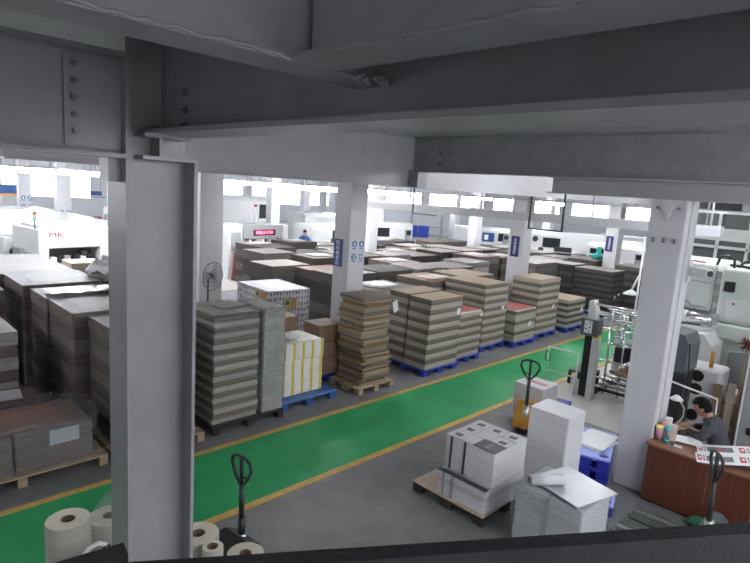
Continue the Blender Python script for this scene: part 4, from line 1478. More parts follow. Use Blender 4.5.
seated.scale = (.95, .95, .95)

JS = dict(pelvis=(0, 0, .95), waist=(0, 0, 1.1), chest=(0, .01, 1.32), collar=(0, .01, 1.47), neck=(0, .02, 1.53), skull=(0, .03, 1.6),
          shoulder_l=(-.19, 0, 1.42), shoulder_r=(.19, 0, 1.42), elbow_l=(-.25, .05, 1.15), elbow_r=(.25, .05, 1.15),
          wrist_l=(-.20, .28, 1.05), wrist_r=(.20, .28, 1.05), hip_l=(-.09, 0, .92), hip_r=(.09, 0, .92), knee_l=(-.10, .03, .50), knee_r=(.10, .03, .50),
          ankle_l=(-.10, 0, .09), ankle_r=(.10, 0, .09))
HS = Matrix.Translation((0, .045, 1.64)) @ Matrix.Rotation(R(-12), 4, 'X')
hs = [((-.2, .29, 1.05), (.1, 1, 0), (0, 0, 1)), ((.2, .29, 1.05), (-.1, 1, 0), (0, 0, 1))]

# ================================================================== SIGNS ON THE COLUMNS
def column_sign(label, x, y, z0, z1, body, mt, w=.25, stacked=False):
    """blue upright sign on the face of a column that looks towards -x"""
    t = thing('column_sign', label, 'sign', (x, y, (z0 + z1) / 2), 0, 'blue upright signs on the columns')
    h = z1 - z0
    MB().box(-.012, 0, -w / 2, w / 2, -h / 2, h / 2).build('sign_board', mt, t)
    if stacked:
        text('sign_text', '\n'.join(body), w * .36, SIGNW, (-.0145, 0, 0), (R(90), 0, R(-90)), t, spacing=.92)
    else:
        text('sign_text', body, w * .40, SIGNW, (-.0145, 0, 0), (R(90), R(-90), R(-90)), t)
    return t


column_sign('blue upright sign with white characters on the nearest signed column', 7.23, 8.22, 2.06, 2.60, '天地盖品区', SIGNB)
column_sign('navy upright sign with white characters on the second column of the storage row', 13.58, 8.16, 2.02, 2.58, '半成品存区', SIGND, stacked=True)
column_sign('small navy upright sign with white characters on the far column left of the right column', 19.88, 8.2, 1.95, 2.5, '半成品存区', SIGND, stacked=True)


def icon_set(label, x, y, z, s=1.0):
    """four round safety icons with captions on a -y face"""
    t = thing('safety_sign', label, 'sign', (x, y, z), 0, 'sets of four round safety icons on columns')
    for i in (-1, 1):
        for j in (-1, 1):
            cx, cz = i * .092 * s, j * .125 * s + .02
            if not (i == 1 and j == -1):
                ic = MB().cyl((cx, 0, cz), (cx, -.006, cz), .062 * s, seg=24, smooth=False).build('icon_disc', ICON, t)
                g = MB()
                if j == 1:
                    g.sphere((cx, -.006, cz + .012 * s), .022 * s, 10, (1, .15, 1)); g.box(cx - .02 * s, cx + .02 * s, -.009, -.006, cz - .035 * s, cz - .002 * s)
                else:
                    g.box(cx - .035 * s, cx + .035 * s, -.009, -.006, cz + .012 * s, cz + .03 * s); g.box(cx - .022 * s, cx + .022 * s, -.009, -.006, cz - .04 * s, cz - .008 * s)
                g.build('pictogram', SIGNW, ic)
            else:
                g = MB()
                for k in range(4):
                    a = PI / 4 + k * PI / 2
                    px, pz = cx + .042 * s * math.cos(a), cz + .042 * s * math.sin(a)
                    g.box(-.022 * s, .022 * s, -.004, 0, -.011 * s, .011 * s, mx=Matrix.Translation((px, 0, pz)) @ Matrix.Rotation(a, 4, 'Y'))
                g.build('icon_arrows', ICON, t)
            cp = MB()
            for k in range(4):
                cp.box(cx + (-.05 + k * .026) * s, cx + (-.03 + k * .026) * s, -.004, 0, cz - .096 * s, cz - .078 * s)
            cp.build('caption', ICON, t)
    return t


icon_set('four round blue safety icons on the nearest signed column', 7.47, 7.93, 2.38)
icon_set('four round blue safety icons on the pale column behind the white machine with red letters', 7.47, 25.735, 1.62, 1.35)
icon_set('four round blue safety icons on the farthest grey column at upper left', 7.50, 31.735, 1.85, 1.6)

# pedestal fan by the column
t = thing('pedestal_fan', 'black pedestal fan standing in front of the shaded column right of the near column', 'fan', (6.28, 11.55, 0), R(20))
MB().lathe([(0, 0), (.22, 0), (.22, .02), (.04, .05), (0, .05)], 24).build('base', DARK, t)
MB().cyl((0, 0, .04), (0, 0, 1.36), .022, seg=12).build('pole', DARK, t)
MB().cyl((0, .06, 1.42), (0, -.10, 1.42), .075, .06, seg=16).build('motor', DARK, t)
b = MB()
for r in (.08, .16, .24, .32):
    b.tube([(r * math.cos(2 * PI * k / 28), -.14 - .04 * (1 - (r / .32) ** 2), 1.42 + r * math.sin(2 * PI * k / 28)) for k in range(28)], (.005 if r < .3 else .012), 5, closed=True)
for k in range(18):
    a = 2 * PI * k / 18
    b.tube([(0, -.18, 1.42), (.2 * math.cos(a), -.165, 1.42 + .2 * math.sin(a)), (.32 * math.cos(a), -.14, 1.42 + .32 * math.sin(a)), (.3 * math.cos(a), -.05, 1.42 + .3 * math.sin(a))], .004, 4)
b.build('guard', mat('fan_guard_grey', (0.10, 0.10, 0.10), 0.5), t)
for k in range(3):
    a = 2 * PI * k / 3 + .3
    MB().prism([(-.03, .05), (.05, .06), (.10, .27), (-.06, .28)], 'y', -.118, -.112, mx=Matrix.Translation((0, 0, 1.42)) @ Matrix.Rotation(a, 4, 'Y') @ Matrix.Rotation(R(8), 4, 'Z')).build('blade', MACHM, t)

# ================================================================== STACKER WITH CONTROL BOX
t = thing('sheet_stacker', 'open-framed sheet stacker machine with a slate control box left of the right column', 'machine', (10.0, 4.1, 0))
MB().box(-.06, .06, -.03, .09, 0, 1.17, bevel=.01).build('front_post', MACH, t)
MB().box(-.062, .062, -.032, .092, 1.17, 1.24, bevel=.01).build('yellow_cap', LEMON, t)['label'] = 'yellow cap'
MB().box(.06, .24, .10, .28, 0, 1.24, bevel=.01).build('side_column', DARK, t)
o = MB().box(-.14, .10, -.02, .30, 1.22, 1.54, bevel=.015).build('control_box', MACHD, t)
MB().box(-.147, -.139, .08, .22, 1.27, 1.50).build('button_plate', WHITEP, o)
for k, mt_ in enumerate((DARK, REDC, DARK, TEAL, DARK)):
    MB().cyl((-.147, .12 + .06 * (k % 2), 1.30 + k * .042), (-.158, .12 + .06 * (k % 2), 1.30 + k * .042), .013, seg=10).build('button', mt_, o)
MB().prism([(.10, 1.42), (.24, 1.50), (.24, 1.84), (.16, 1.86), (.10, 1.66)], 'x', -.02, .16).build('upper_arm', MACH, t)
b = MB()
for (x, z) in ((.02, 1.80), (.30, 1.74), (.55, 1.66), (.75, 1.58)):
    b.cyl((x, .12, z), (x, -.85, z), .022, seg=10)
b.build('chrome_roller', CHROME, t)
b = MB()
for y in (-.05, -.32, -.58, -.80):
    for x in (.40, 1.0):
        b.cyl((x, y, .05), (x, y, 1.62), .020, seg=8)
for z in (.35, .70, 1.05, 1.32, 1.5):
    for x in (.40, 1.0):
        b.cyl((x, .10, z), (x, -.82, z), .018, seg=8)
for y in (-.2, -.45, -.70):
    for z in (.70, 1.32):
        b.cyl((.40, y, z), (1.0, y, z), .016, seg=8)
b.build('rod_frame', CHROME, t)
b = MB()
for y in (-.26, -.60):
    b.box(.42, .95, y - .1, y + .1, .72, 1.0)
b.build('dark_unit', DARK, t)
for k in range(5):
    MB().cyl((.25 + .16 * k, .05, .18 + .05 * k), (.35 + .14 * k, -.75, .16 + .05 * k), .032, seg=10).build('feed_roller', ALU if k % 2 else DARK, t)
MB().box(.30, .95, -.72, -.25, .50, .56).build('wooden_table', PLANKW, t)
for s in (.12, -.85):
    MB().box(.2, 1.5, s - .03, s + .03, 0, .08).build('base_rail', DARK, t)
    MB().box(1.2, 1.3, s - .04, s + .04, .08, 1.5).build('rear_post', MACH, t)
MB().prism([(.2, 1.58), (1.35, 1.34), (1.35, 1.42), (.2, 1.66)], 'y', -.88, -.82).build('side_plate', MACH, t)
MB().prism([(.2, 1.58), (1.35, 1.34), (1.35, 1.42), (.2, 1.66)], 'y', .14, .20).build('side_plate', MACH, t)
t = thing('safety_gate', 'thin white rail gate with a black loop standing left of the sheet stacker', 'gate', (10.0, 4.62, 0))
for z in (.34, .80):
    MB().cyl((0, -.20, z - .0), (0, .40, z), .016, seg=8).build('rail', WHITEP, t)
MB().cyl((0, .40, 0), (0, .40, .82), .016, seg=8).build('post', WHITEP, t)
MB().cyl((0, -.20, 0), (0, -.20, .82), .016, seg=8).build('post', WHITEP, t)
MB().tube([(-.03, .40 + .05 * math.cos(a * PI / 6), .62 + .11 * math.sin(a * PI / 6)) for a in range(12)], .008, 6, closed=True).build('cable_loop', DARK, t)
t = thing('step_box', 'low black metal step on the floor at the aisle edge beside the stacker', 'step', (10.8, 4.62, 0))
MB().box(-.25, .25, -.22, .22, .26, .30, bevel=.01).build('step_top', MACHD, t)
for sx in (-.22, .22):
    for sy in (-.19, .19):
        MB().box(sx - .025, sx + .025, sy - .025, sy + .025, 0, .26).build('leg', DARK, t)

# ================================================================== LARGE MACHINE ON THE RIGHT
t = thing('coating_machine', 'large white coating machine with bulky housings behind the right column', 'machine', (10.6, 2.4, 0))
o = MB().box(0, 1.6, .13, 1.25, 1.92, 2.72, bevel=.06, seg=2).build('upper_housing', MACHG, t)
g = MB()
path = [(.38, 1.99), (.62, 1.99), (.68, 2.06), (.80, 2.06), (.86, 2.14), (.86, 2.42), (.38, 2.42)]
g.tube([(-.012, y - .17, z) for (y, z) in path], .012, 6)
g.build('pressed_outline', MACHM, o)
MB().box(-.014, 0, .16, 1.2, 2.50, 2.512).build('seam', MACHM, o)
o = MB().box(-.1, 1.6, -1.4, .04, 1.80, 2.70, bevel=.05, seg=2).build('upper_housing', MACHG, t)
wn = MB().box(-.115, -.098, -.175, -.035, 2.33, 2.48, bevel=.02).build('inspection_window', GLASSD, o)
MB().tube([(-.118, -.18, 2.325), (-.118, -.03, 2.325), (-.118, -.03, 2.485), (-.118, -.18, 2.485)], .010, 6, closed=True).build('window_rim', MACHD, wn)
MB().box(-.118, -.098, -.80, -.09, 1.86, 2.20, bevel=.015).build('access_panel', MACH, o)
for y in (-.66, -.2):
    MB().cyl((-.12, y, 2.14), (-.13, y, 2.14), .018, seg=10).build('latch', DARK, o)
MB().box(.02, 1.5, .04, .13, 1.6, 2.62).build('service_gap', ALU, t)
for z in (1.9, 2.1, 2.3, 2.5):
    MB().box(-.02, .02, .05, .12, z, z + .12).build('gap_bracket', MACHM, t)
MB().box(.1, 1.7, -1.5, .12, 0, 1.80, bevel=.03).build('base_cabinet', MACHG, t)
MB().box(1.1, 1.7, .12, 1.3, 0, 1.80, bevel=.03).build('rear_cabinet', MACHM, t)
MB().box(-.2, .1, -1.4, .20, 1.55, 1.80, bevel=.02).build('lower_ledge', MACHG, t)
MB().cyl((-.42, .72, 1.86), (-.42, -.02, 1.86), .09, seg=24).build('chrome_drum', CHROME, t)
MB().cyl((-.42, .74, 1.86), (-.42, .36, 1.86), .10, seg=24).build('drum_sleeve', WHITEP, t)
for y in (.70, 0.0):
    MB().box(-.50, .12, y - .03, y + .03, 1.76, 1.92).build('drum_bracket', MACHM, t)
MB().prism([(.62, 1.08), (.62, 1.50), (.50, 1.66), (-.02, 1.68), (-.14, 1.50), (-.14, 1.06)], 'x', -.78, -.10).build('faceted_cover', MACH, t)
for y in (.46, .10):
    MB().cyl((-.78, y, 1.28), (-.79, y, 1.28), .016, seg=10).build('knob', DARK, t)
MB().box(-1.0, -.2, -.18, .42, .0, 1.12, bevel=.03).build('pump_cabinet', MACH, t)
o = MB().box(-1.52, -1.0, -.49, -.02, .0, 1.32, bevel=.03).build('blower_cabinet', MACH, t)
for z in (1.20, 1.00, .60):
    MB().cyl((-1.515, -.20, z), (-1.53, -.20, z), .085, seg=24).build('vent_hole', DARK, o)
for z in (.70, .74, .78, .82):
    MB().box(-1.53, -1.515, -.12, -.05, z, z + .015).build('louvre', MACHM, o)
MB().prism([(.16, 1.32), (.16, 1.78), (.10, 1.88), (-.10, 1.86), (-.16, 1.72), (-.16, 1.32)], 'x', -2.05, -1.50).build('slate_guard', MACHD, t)
MB().box(-2.0, -1.55, -.15, .15, .0, 1.32, bevel=.01).build('black_column', DARK, t)
MB().cyl((-1.9, .10, 1.88), (-1.9, .10, 2.06), .05, .04, seg=12).build('white_cap', WHITEP, t)
MB().tube([(-2.08, -.18, 1.76), (-2.08, -.22, 1.4), (-2.08, -.24, .8)], .012, 6).build('air_hose', DARK, t)
MB().tube([(-2.1, .12, 1.20), (-2.1, -.62, 1.10), (-2.1, -.64, .62)], .016, 6).build('guard_rod', WHITEP, t)
for k, (mt_, y) in enumerate(((REDC, -.02), (CARTONT, -.08), (ORANGE, -.30))):
    MB().cyl((-1.3, y, 1.32), (-1.3, y, 1.46 + .05 * k), .03, seg=12).build('small_can', mt_, t)
MB().prism([(-.9, 0), (-.9, 1.55), (-.35, 1.45), (-.35, 0)], 'x', -.6, -.55).build('side_guard', MACHM, t)
b = MB()
b.tube([(.0, 1.2, 2.76), (-.02, .9, 2.78), (-.03, .5, 2.755), (.0, .32, 2.74)], .014, 6)
b.build('red_cable', REDC, t)
b = MB()
b.tube([(.05, .16, 2.72), (.05, .13, 2.86), (.05, .03, 2.89), (.05, -.08, 2.84), (.05, -.09, 2.70)], .022, 8)
b.tube([(.1, -.14, 2.72), (.1, -.22, 2.82), (.1, -.35, 2.88), (.1, -.42, 2.84)], .018, 8)
b.tube([(.1, -.02, 2.74), (.1, -.2, 2.74), (.1, -.4, 2.72), (.1, -.6, 2.74)], .022, 8)
b.build('black_cable', DARK, t)

t = thing('machine_guard', 'tall grey panel with a dark square latch right of the seated man', 'panel', (8.62, 1.26, 0))
MB().box(0, .06, -.60, .25, 0, 1.95, bevel=.01).build('panel', MACHM, t)
MB().box(-.02, .0, .05, .16, .70, .80, bevel=.006).build('latch', DARK, t)
MB().box(-.01, 0.07, .25, .27, 0, 1.95).build('edge_strip', WHITEP, t)
t = thing('work_light', 'bright white machine hood with a black port right of the planks', 'machine', (9.3, 1.44, 0))
MB().box(0, .5, -.22, .15, 0, 1.82, bevel=.05, seg=2).build('hood', MACH, t)
MB().cyl((-.005, -.02, 1.44), (-.02, -.02, 1.44), .07, seg=20).build('port', DARK, t)
t = thing('bristle_brush', 'brown bristle brush head standing on the white hood', 'brush', (9.2, 1.68, 0))
b = MB()
for k in range(60):
    a, c = random.uniform(0, 2 * PI), random.uniform(-1, 1)
    d = Vector((math.cos(a) * math.sqrt(1 - c * c), math.sin(a) * math.sqrt(1 - c * c), c))
    b.cyl((0, 0, 1.78), tuple(Vector((0, 0, 1.78)) + d * .11), .010, .004, seg=5)
b.build('bristles', BROWNFUZZ, t)
MB().cyl((0, 0, 0), (0, 0, 1.78), .012, seg=8).build('stick', PLANKW, t)
PG = 'wooden boards leaning behind the seated man'
for k, (y, x, w, nm) in enumerate(((1.92, 9.44, .06, 'widest, beside the machine vents'), (1.79, 9.44, .045, 'middle one'), (1.67, 9.44, .055, 'darkest, nearest the shelf'))):
    t = thing('wooden_board', 'wooden board leaning upright behind the seated man, %s' % nm, 'board', (x - .5, y - .06, 0), 0, PG)
    o = MB().box(0, .03, -w, w, 0, 1.18 + .05 * k, bevel=.004).build('board', (PLANKW, CARTONT, CARTON)[k], t)
    o.rotation_euler = (R(-2 + 2 * k), R(2), 0)
t = thing('shelf_rack', 'low brown shelf unit with a pale box behind the seated man', 'shelf', (9.45, 1.74, 0))
for z in (.28, .56, .84):
    MB().box(-.2, .25, -.10, .14, z, z + .03).build('shelf_board', PLANKW, t)
for sy in (-.10, .12):
    for sx in (-.2, .22):
        MB().box(sx, sx + .03, sy, sy + .03, 0, .86).build('upright', CARTON, t)
t = thing('box', 'pale box on the brown shelf unit behind the seated man', 'box', (9.42, 1.75, .87))
MB().box(-.15, .2, -.10, .10, 0, .14, bevel=.006).build('box_body', CARTONT, t)
t = thing('security_camera', 'white bracketed security camera on the right column', 'camera', (7.62, 2.14, 2.84), R(-90))
MB().box(0, .03, -.06, .06, -.12, .16).build('wall_plate', WHITEP, t)
MB().box(.03, .14, -.02, .02, -.02, .02).build('arm', WHITEP, t)
o = MB().box(-.13, .13, -.05, .05, -.045, .05, bevel=.012).build('camera_body', WHITEP, t, (.18, -.10, .03), R(-35))
MB().cyl((.13, 0, 0), (.15, 0, 0), .035, seg=16).build('lens', GLASSD, o)
t = thing('lamp_bracket', 'white angled lamp arm left of the right column, above the stacker', 'lamp', (12.2, 4.36, 0))
MB().cyl((0, -.05, 0), (0, -.05, 3.0), .022, seg=8).build('pole', WHITEP, t)
MB().tube([(0, -.05, 2.2), (-.02, .02, 2.0), (-.04, .06, 1.86)], .02, 8).build('arm', WHITEP, t)
MB().lathe([(.02, .06), (.08, .02), (.16, -.04), (.15, -.045), (0, 0)], 18, (-.06, .06, 1.80)).build('lamp_shade', WHITEP, t)

# teal domed cover on a far dark stack
t = thing('domed_cover', 'small teal bowl-shaped cover with a round knob on the far dark stacks', 'cover', (20.15, 8.66, 1.60))
MB().lathe([(0, 0), (.14, .01), (.24, .06), (.29, .14), (.30, .18), (.12, .20), (.08, .26), (.07, .34), (0, .36)], 20).build('dome', TEAL, t)
MB().sphere((.02, 0, .38), .10, 12, (1, 1, .9)).build('knob', TEAL, t)

stack('dark board stack under the teal bowl-shaped cover at the far right', 'stack', 19.5, 20.9, 8.42, 9.5, 0, 1.60, 8, mats=(GL, GD), top=KRAFTG, group=DG)
# ================================================================== MACHINES IN THE BACKGROUND
def machine(label, x, y, w, d, h, rz=0.0, style=0, group=None, name='press_machine', body=MACH):
    """enclosed converting machine; its long front looks towards -y in its own frame"""
    t = thing(name, label, 'machine', (x, y, 0), rz, group)
    MB().box(-w / 2, w / 2, -d / 2, d / 2, .12, h * .62, bevel=.03).build('lower_body', body, t)
    MB().prism([(-d / 2 + .02, h * .62), (-d / 2 + .02, h * .93), (-d / 2 + .14, h), (d / 2 - .1, h), (d / 2, h * .9), (d / 2, h * .62)], 'x', -w / 2 + .02, w / 2 - .02).build('hood', body, t)
    for sx in (-w / 2 + .15, w / 2 - .15):
        for sy in (-d / 2 + .12, d / 2 - .12):
            MB().cyl((sx, sy, 0), (sx, sy, .12), .05, seg=10).build('foot', DARK, t)
    n = max(2, int(w / .9))
    pw = (w - .2) / n
    for k in range(n):
        x0 = -w / 2 + .1 + k * pw
        yf = -d / 2
        if (k + style) % 3 == 0:
            o = MB().box(x0 + .05, x0 + pw - .05, yf - .012, yf + .02, h * .66, h * .88, bevel=.01).build('window', GLASSD, t)
        elif (k + style) % 3 == 1:
            o = MB().box(x0 + .04, x0 + pw - .04, yf - .025, yf + .02, h * .18, h * .60, bevel=.01).build('door', body, t)
            MB().box(x0 + pw - .12, x0 + pw - .09, yf - .05, yf - .025, h * .36, h * .46).build('handle', DARK, o)
        else:
            o = MB().box(x0 + .06, x0 + pw - .06, yf - .02, yf + .02, h * .28, h * .58, bevel=.01).build('recess_panel', MACHM, t)
            for q in range(3):
                MB().box(x0 + .12, x0 + pw - .12, yf - .03, yf - .02, h * (.32 + q * .08), h * (.34 + q * .08)).build('louvre', DARK, o)
    o = MB().box(w / 2 - .42, w / 2 - .12, -d / 2 - .10, -d / 2, h * .60, h * .86, bevel=.01).build('control_panel', MACHM, t)
    MB().box(w / 2 - .38, w / 2 - .16, -d / 2 - .108, -d / 2 - .099, h * .72, h * .83).build('screen', GLASSD, o)
    for s in (0, 1):
        MB().cyl((-w / 2 + .1, -d / 2 - .06, h * .5 + .14 * s), (w / 2 - .5, -d / 2 - .06, h * .5 + .14 * s), .028, seg=8).build('guard_bar', ALU, t)
    return t


# white machine with red letters on the left
t = thing('folding_machine', 'white machine with red letters and a dark feed opening at the upper left', 'machine', (4.45, 17.75, 0), R(9))
W_, D_, H_ = 2.25, 1.7, 1.86
MB().box(0, .28, 0, D_, .1, H_, bevel=.02).build('end_housing', MACH, t)
MB().box(1.75, W_, 0, D_, .1, H_, bevel=.02).build('end_housing', MACH, t)
o = MB().box(.25, 1.8, 0, D_, 1.32, H_, bevel=.01).build('top_housing', MACH, t)
MB().box(.2, 2.1, .3, D_ - .1, H_, H_ + .09, bevel=.02).build('top_cover', MACH, t)
MB().box(.25, 1.8, .9, D_, .1, 1.34).build('rear_wall', MACHM, t)
text('lettering', 'MK', .20, REDC, (.48, -.006, 1.70), (R(90), 0, 0), t).scale = (1.5, 1, 1)
MB().box(.30, 1.74, .15, .9, .86, .92).build('feed_table', DARK, t)
for k in range(6):
    MB().box(.36 + k * .22, .52 + k * .22, .1 + .06 * (k % 3), .3 + .06 * (k % 3), .92, 1.05 + .06 * (k % 2)).build('feed_unit', DARK if k % 2 else WHITEP, t)
MB().sphere((1.35, .25, 1.12), .13, 14).build('hand_wheel', DARK, t)
for x in (.36, .8, 1.2, 1.68):
    MB().box(x - .03, x + .03, .12, .18, 0, .88).build('leg', DARK, t)
MB().box(-.012, 0, .35, .95, .45, 1.15).build('side_window', MACHM, t)
MB().box(-.10, -.012, .9, 1.5, .9, 1.25, bevel=.02).build('motor_cover', MACHM, t)
MB().cyl((.02, .25, H_), (.02, .25, H_ + .25), .018, seg=8).build('tower_pole', DARK, t)
MB().cyl((.02, .25, H_ + .25), (.02, .25, H_ + .33), .04, seg=12).build('green_lens', TEAL, t)
MB().cyl((.02, .25, H_ + .33), (.02, .25, H_ + .41), .04, seg=12).build('amber_lens', ORANGE, t)
MB().cyl((.02, .25, H_ + .41), (.02, .25, H_ + .49), .045, seg=12).build('red_lens', REDC, t)

t = thing('printing_machine', 'long white machine with a red stripe and a blue window at the left edge', 'machine', (3.75, 20.2, 0), R(4))
MB().box(0, 3.6, 0, 7.0, .1, 1.92, bevel=.04, seg=2).build('housing', MACH, t)
MB().box(-.02, 0, .6, 5.2, .78, .84).build('red_stripe', REDC, t)
MB().box(-.02, 0, 2.0, 3.4, 1.2, 1.7, bevel=.01).build('blue_window', mat('blue_glass', (0.08, 0.22, 0.55), 0.2), t)
MB().box(-.02, 0, 1.5, 1.9, 1.15, 1.72).build('door', MACHM, t)
MB().box(-.06, 0, .9, 1.5, 1.12, 1.17).build('handle', DARK, t)
for k in range(5):
    MB().box(.06, .10, -.03, 0, .35 + k * .28, .50 + k * .28).build('dark_label', DARK, t)
MB().box(.25, .75, -.35, 0, .6, 1.45, bevel=.03).build('side_unit', MACH, t)
MB().cyl((.5, -.36, 1.0), (.5, -.40, 1.0), .1, seg=16).build('dial', DARK, t)

wood_pallet('wooden pallet under the beige stack by the white machine with red letters', 4.1, 4.95, 13.95, 14.8)
s = stack('beige board stack in front of the white machine with red letters', 'stack', 4.16, 4.86, 14.0, 14.7, .13, 1.45, 7, mats=(lined('beige_edges', (0.52, 0.44, 0.34), .15, 120),), top=CARTONT, group=None)
stack('low dark board stack carrying a crumpled plastic bag, past the left row', 'stack', 3.56, 4.5, 10.3, 11.3, 0, 1.60, 7, mats=(GD, GL), top=topm[4])
t = thing('plastic_bag', 'crumpled white plastic bag on the dark stack past the left row', 'bag', (3.86, 10.75, 1.625))
b = MB(); b.sphere((0, 0, .17), .33, 20, (1.15, .9, .62))
for v in b.bm.verts:
    v.co += Vector((random.uniform(-.06, .06), random.uniform(-.06, .06), random.uniform(-.05, .08)))
    v.co.z = max(v.co.z, 0.0)
b.build('bag_body', mat('white_bag_plastic', (0.9, 0.9, 0.91), 0.35), t)

# machine with a red display right of the shaded column
t = thing('slotting_machine', 'white framed machine with a glowing red display, right of the shaded column', 'machine', (10.55, 18.0, 0), R(6))
MB().prism([(0, 0), (.75, 0), (.75, 1.55), (.62, 2.02), (.05, 2.05), (0, 1.9)], 'y', 0, .35).build('end_frame', MACH, t)
MB().box(.12, .56, -.02, .0, 1.05, 1.72, bevel=.01).build('side_window', MACHM, t)
MB().prism([(2.55, 0), (2.85, 0), (2.85, 1.95), (2.55, 1.95)], 'y', 0, .5).build('end_frame', MACH, t)
o = MB().box(.62, 2.56, -.05, .65, 1.45, 2.0, bevel=.03).build('top_box', MACHM, t)
d_ = MB().box(1.10, 2.15, -.062, -.05, 1.58, 1.80).build('display', GLASSD, o)
text('red_text', '8888.8 0101', .17, REDLED, (1.62, -.066, 1.69), (R(90), 0, 0), d_)
MB().box(.62, 2.56, -.2, .8, 1.0, 1.06).build('table', MACH, t)
MB().box(.8, 2.3, .2, .7, .5, 1.0).build('inner_unit', CARTONT, t)
MB().box(.8, 2.3, .1, .7, .1, .5).build('inner_base', MACHM, t)
for x in (.9, 1.5, 2.1):
    MB().cyl((x, -.1, 0), (x, -.1, 1.45), .035, seg=8).build('post', MACH, t)
    MB().cyl((x + .2, -.05, 1.1), (x + .2, -.05, 1.45), .05, seg=8).build('gripper', DARK, t)
MB().cyl((1.6, .5, 2.0), (1.6, .5, 3.0), .05, seg=8).build('mast', MACH, t)
MB().cyl((1.6, .5, 2.62), (1.6, .5, 2.72), .06, seg=10).build('red_lamp', REDC, t)
t = thing('red_board', 'dusty red board leaning on the white frame right of the shaded column', 'board', (10.62, 17.72, 0))
o = MB().box(-.09, .09, -.02, .02, 0, 1.05).build('board', mat('dusty_red', (0.30, 0.085, 0.10), 0.6, noise=0.1), t); o.rotation_euler = (R(-9), R(12), 0)

BM = 'white machines in the brightly lit background'
LB = ['white machine with a tall hood behind the red display', 'white machine further right behind the red display', 'white machine left of the signed column, behind the dark stacks',
      'white machine right of the signed column, behind the dark stacks', 'white machine with dark windows below the gantry beam',
      'white machine with round black knobs right of the second column', 'low white machine left of the teal cover', 'white cabinet machine right of the teal cover, by the far sign',
      'white machine far back on the left', 'white machine far back beside the pale column']
specs = [(13.5, 23.0, 4.4, 1.6, 2.9, 3), (18.2, 22.5, 2.6, 1.5, 2.2, 0), (16.2, 19.6, 2.2, 1.4, 1.9, 0), (20.4, 19.7, 2.4, 1.4, 2.0, -25),
         (26.2, 17.9, 3.0, 1.5, 1.9, -50), (25.8, 13.0, 3.8, 1.6, 2.1, -62), (25.0, 9.9, 2.4, 1.4, 1.9, -75), (28.5, 11.0, 2.4, 1.2, 2.1, -75), (5.2, 30.5, 3.4, 1.5, 1.5, 0), (12.5, 30, 3.6, 1.5, 1.8, 0)]
for k, (lb, sp) in enumerate(zip(LB, specs)):
    m_ = machine(lb, sp[0], sp[1], sp[2], sp[3], sp[4], R(sp[5]), style=k, group=BM)
    if k == 5:
        for (x, z) in ((-1.2, 1.75), (-.9, 1.25)):
            MB().cyl((x, -.80, z), (x, -.88, z), .13, seg=20).build('round_knob', DARK, m_)
        MB().box(-.3, .5, -.83, -.80, .95, 1.45).build('dark_opening', DARK, m_)

# blue crates, rack, cabinets
CRG = 'blue crates on the far rack'
for k in range(6):
    i, j = k % 3, k // 3
    t = thing('plastic_crate', 'blue plastic crate stacked in the far background below the gantry beam', 'crate', (22.3 + i * .42, 20.4 - i * .43, 1.22 + j * .30), R(-45), CRG)
    b = MB(); b.box(-.28, .28, -.2, .2, 0, .02)
    for (x0, x1, y0, y1) in ((-.28, .28, -.2, -.18), (-.28, .28, .18, .2), (-.28, -.26, -.2, .2), (.26, .28, -.2, .2)):
        b.box(x0, x1, y0, y1, 0, .28)
    b.build('crate_body', BLUEP, t)
    MB().box(-.29, .29, -.21, .21, .25, .285).build('rim', BLUEP, t) if False else None
t = thing('work_table', 'grey table in the far background carrying the blue crates', 'table', (22.75, 19.9, 0), R(-45))
MB().box(-1.1, 1.1, -.35, .35, 1.17, 1.22).build('tabletop', MACHM, t)
for sx in (-1, 1):
    for sy in (-.28, .28):
        MB().box(sx - .03, sx + .03, sy - .03, sy + .03, 0, 1.17).build('leg', ALU, t)
t = thing('storage_rack', 'long grey storage rack under the gantry beam in the far background', 'rack', (23.0, 21.5, 0), R(-45))
for z in (.8, 1.7, 2.5):
    MB().box(-2.6, 2.6, -.4, .4, z, z + .06).build('shelf', MACHM, t)
for x in (-2.6, -.9, .9, 2.6):
    for y in (-.38, .38):
        MB().box(x - .04, x + .04, y - .04, y + .04, 0, 2.6).build('upright', MACHM, t)
t = thing('electric_cabinet', 'pale electric cabinet with a blue notice in the far background', 'cabinet', (24.2, 16.2, 0), R(-45))
MB().box(-.5, .5, -.3, .3, 0, 1.95, bevel=.01).build('cabinet_body', MACH, t)
o = MB().box(-.30, .30, -.31, -.30, 1.35, 1.80).build('notice', SIGNB, t)
MB().box(-.2, .0, -.315, -.31, 1.45, 1.7).build('notice_mark', SIGNW, o)
t = thing('electric_cabinet', 'grey cabinet with pinned papers right of the far navy sign', 'cabinet', (26.4, 9.6, 0), R(-75))
MB().box(-.7, .7, -.3, .3, 0, 2.0, bevel=.01).build('cabinet_body', MACHG, t)
for (x, z) in ((-.45, 1.3), (.1, 1.35), (.3, 1.4)):
    MB().box(x - .09, x + .09, -.31, -.30, z - .15, z + .15).build('pinned_paper', PAPER, t)
MB().box(-.1, .4, -.31, -.30, 1.78, 1.86).build('yellow_label', LEMON, t)

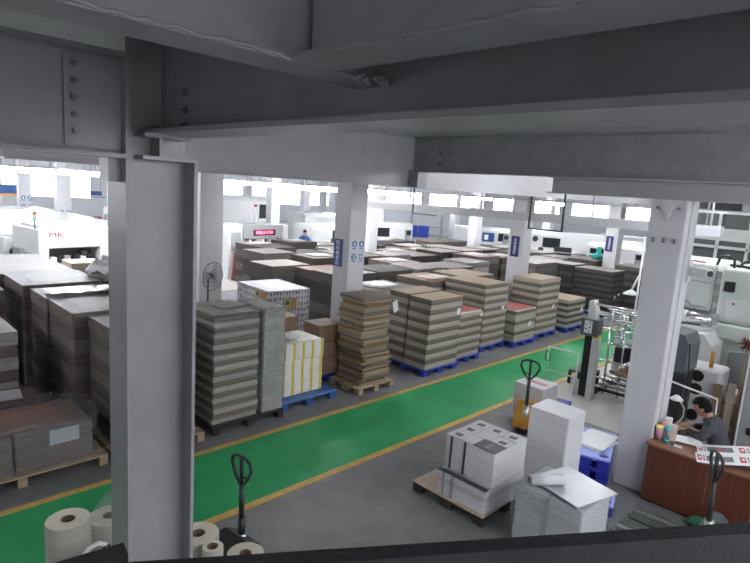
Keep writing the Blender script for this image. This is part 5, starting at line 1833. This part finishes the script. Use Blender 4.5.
# hanging black frames on the gantry beam
for k, (x, y, z0, z1, w, lb) in enumerate(((11.75, 9.95, 3.02, 3.62, .85, 'black hanging sign frame on the gantry beam, left one'), (11.75, 6.35, 2.95, 3.62, .85, 'black hanging sign frame on the gantry beam, right one'))):
    t = thing('hanging_frame', lb, 'frame', (x, y, z1), 0, 'black frames hanging at the gantry beam')
    MB().box(-.02, .02, w / 2 - .03, w / 2, z0 - z1, 4.5 - z1).build('side_bar', DARK, t)
    if k:
        MB().box(-.02, .02, -w / 2, -w / 2 + .03, z0 - z1, 4.5 - z1).build('side_bar', DARK, t)
    MB().box(-.02, .02, -w / 2, w / 2, z0 - z1 - .03, z0 - z1).build('bottom_bar', DARK, t)

# workers far back
person('worker in dark navy clothes standing far back at the left edge', (6.0, 29.0, 0), R(170), JS, NAVY, TROUSER, HS, hs, voxel=.012)
person('worker with dark hair far back, left of the pale column with icons', (6.9, 28.0, 0), R(120), JS, JACKET, TROUSER, HS, hs, voxel=.012)
person('worker in a blue jacket among the bright machines left of the signed column', (14.3, 18.4, 0), R(150), JS, mat('blue_jacket', (0.05, 0.12, 0.32), 0.8), TROUSER, HS, hs, voxel=.012)
t = thing('notice_board', 'blue and white notice hanging at the far left wall', 'sign', (5.72, 27.2, 2.55))
MB().box(-.35, .35, -.02, .02, -.12, .25).build('board', SIGNB, t)
MB().box(-.35, .35, -.022, .02, -.2, -.12).build('yellow_band', JACKY, t)
for sx in (-.3, .3):
    MB().cyl((sx, 0, .25), (sx, 0, 1.95), .012, seg=6).build('hanger', STEEL, t)
t = thing('notice_board', 'blue notice hanging over the bench at the upper left, right of the pale column', 'sign', (9.45, 28.0, 2.5))
MB().box(-.25, .25, -.02, .02, -.05, .15).build('board', SIGNB, t)
MB().box(-.25, .45, -.022, .02, -.15, -.09).build('lower_band', MACHM, t)
for sx in (-.2, .2):
    MB().cyl((sx, 0, .15), (sx, 0, 2.0), .012, seg=6).build('hanger', STEEL, t)
t = thing('work_bench', 'grey work bench with tools far back beside the near column', 'bench', (9.4, 26.2, 0))
MB().box(-1.3, 1.3, -.4, .4, 1.3, 1.36).build('benchtop', MACHM, t)
for sx in (-1.2, 1.2):
    MB().box(sx - .05, sx + .05, -.35, .35, 0, 1.3).build('leg', MACHM, t)
for k in range(5):
    MB().box(-1.1 + k * .45, -.85 + k * .45, -.2, .1, 1.36, 1.5 + .12 * (k % 3)).build('tool_box', (DARK, REDC, MACHM, CARTONT, DARK)[k], t)
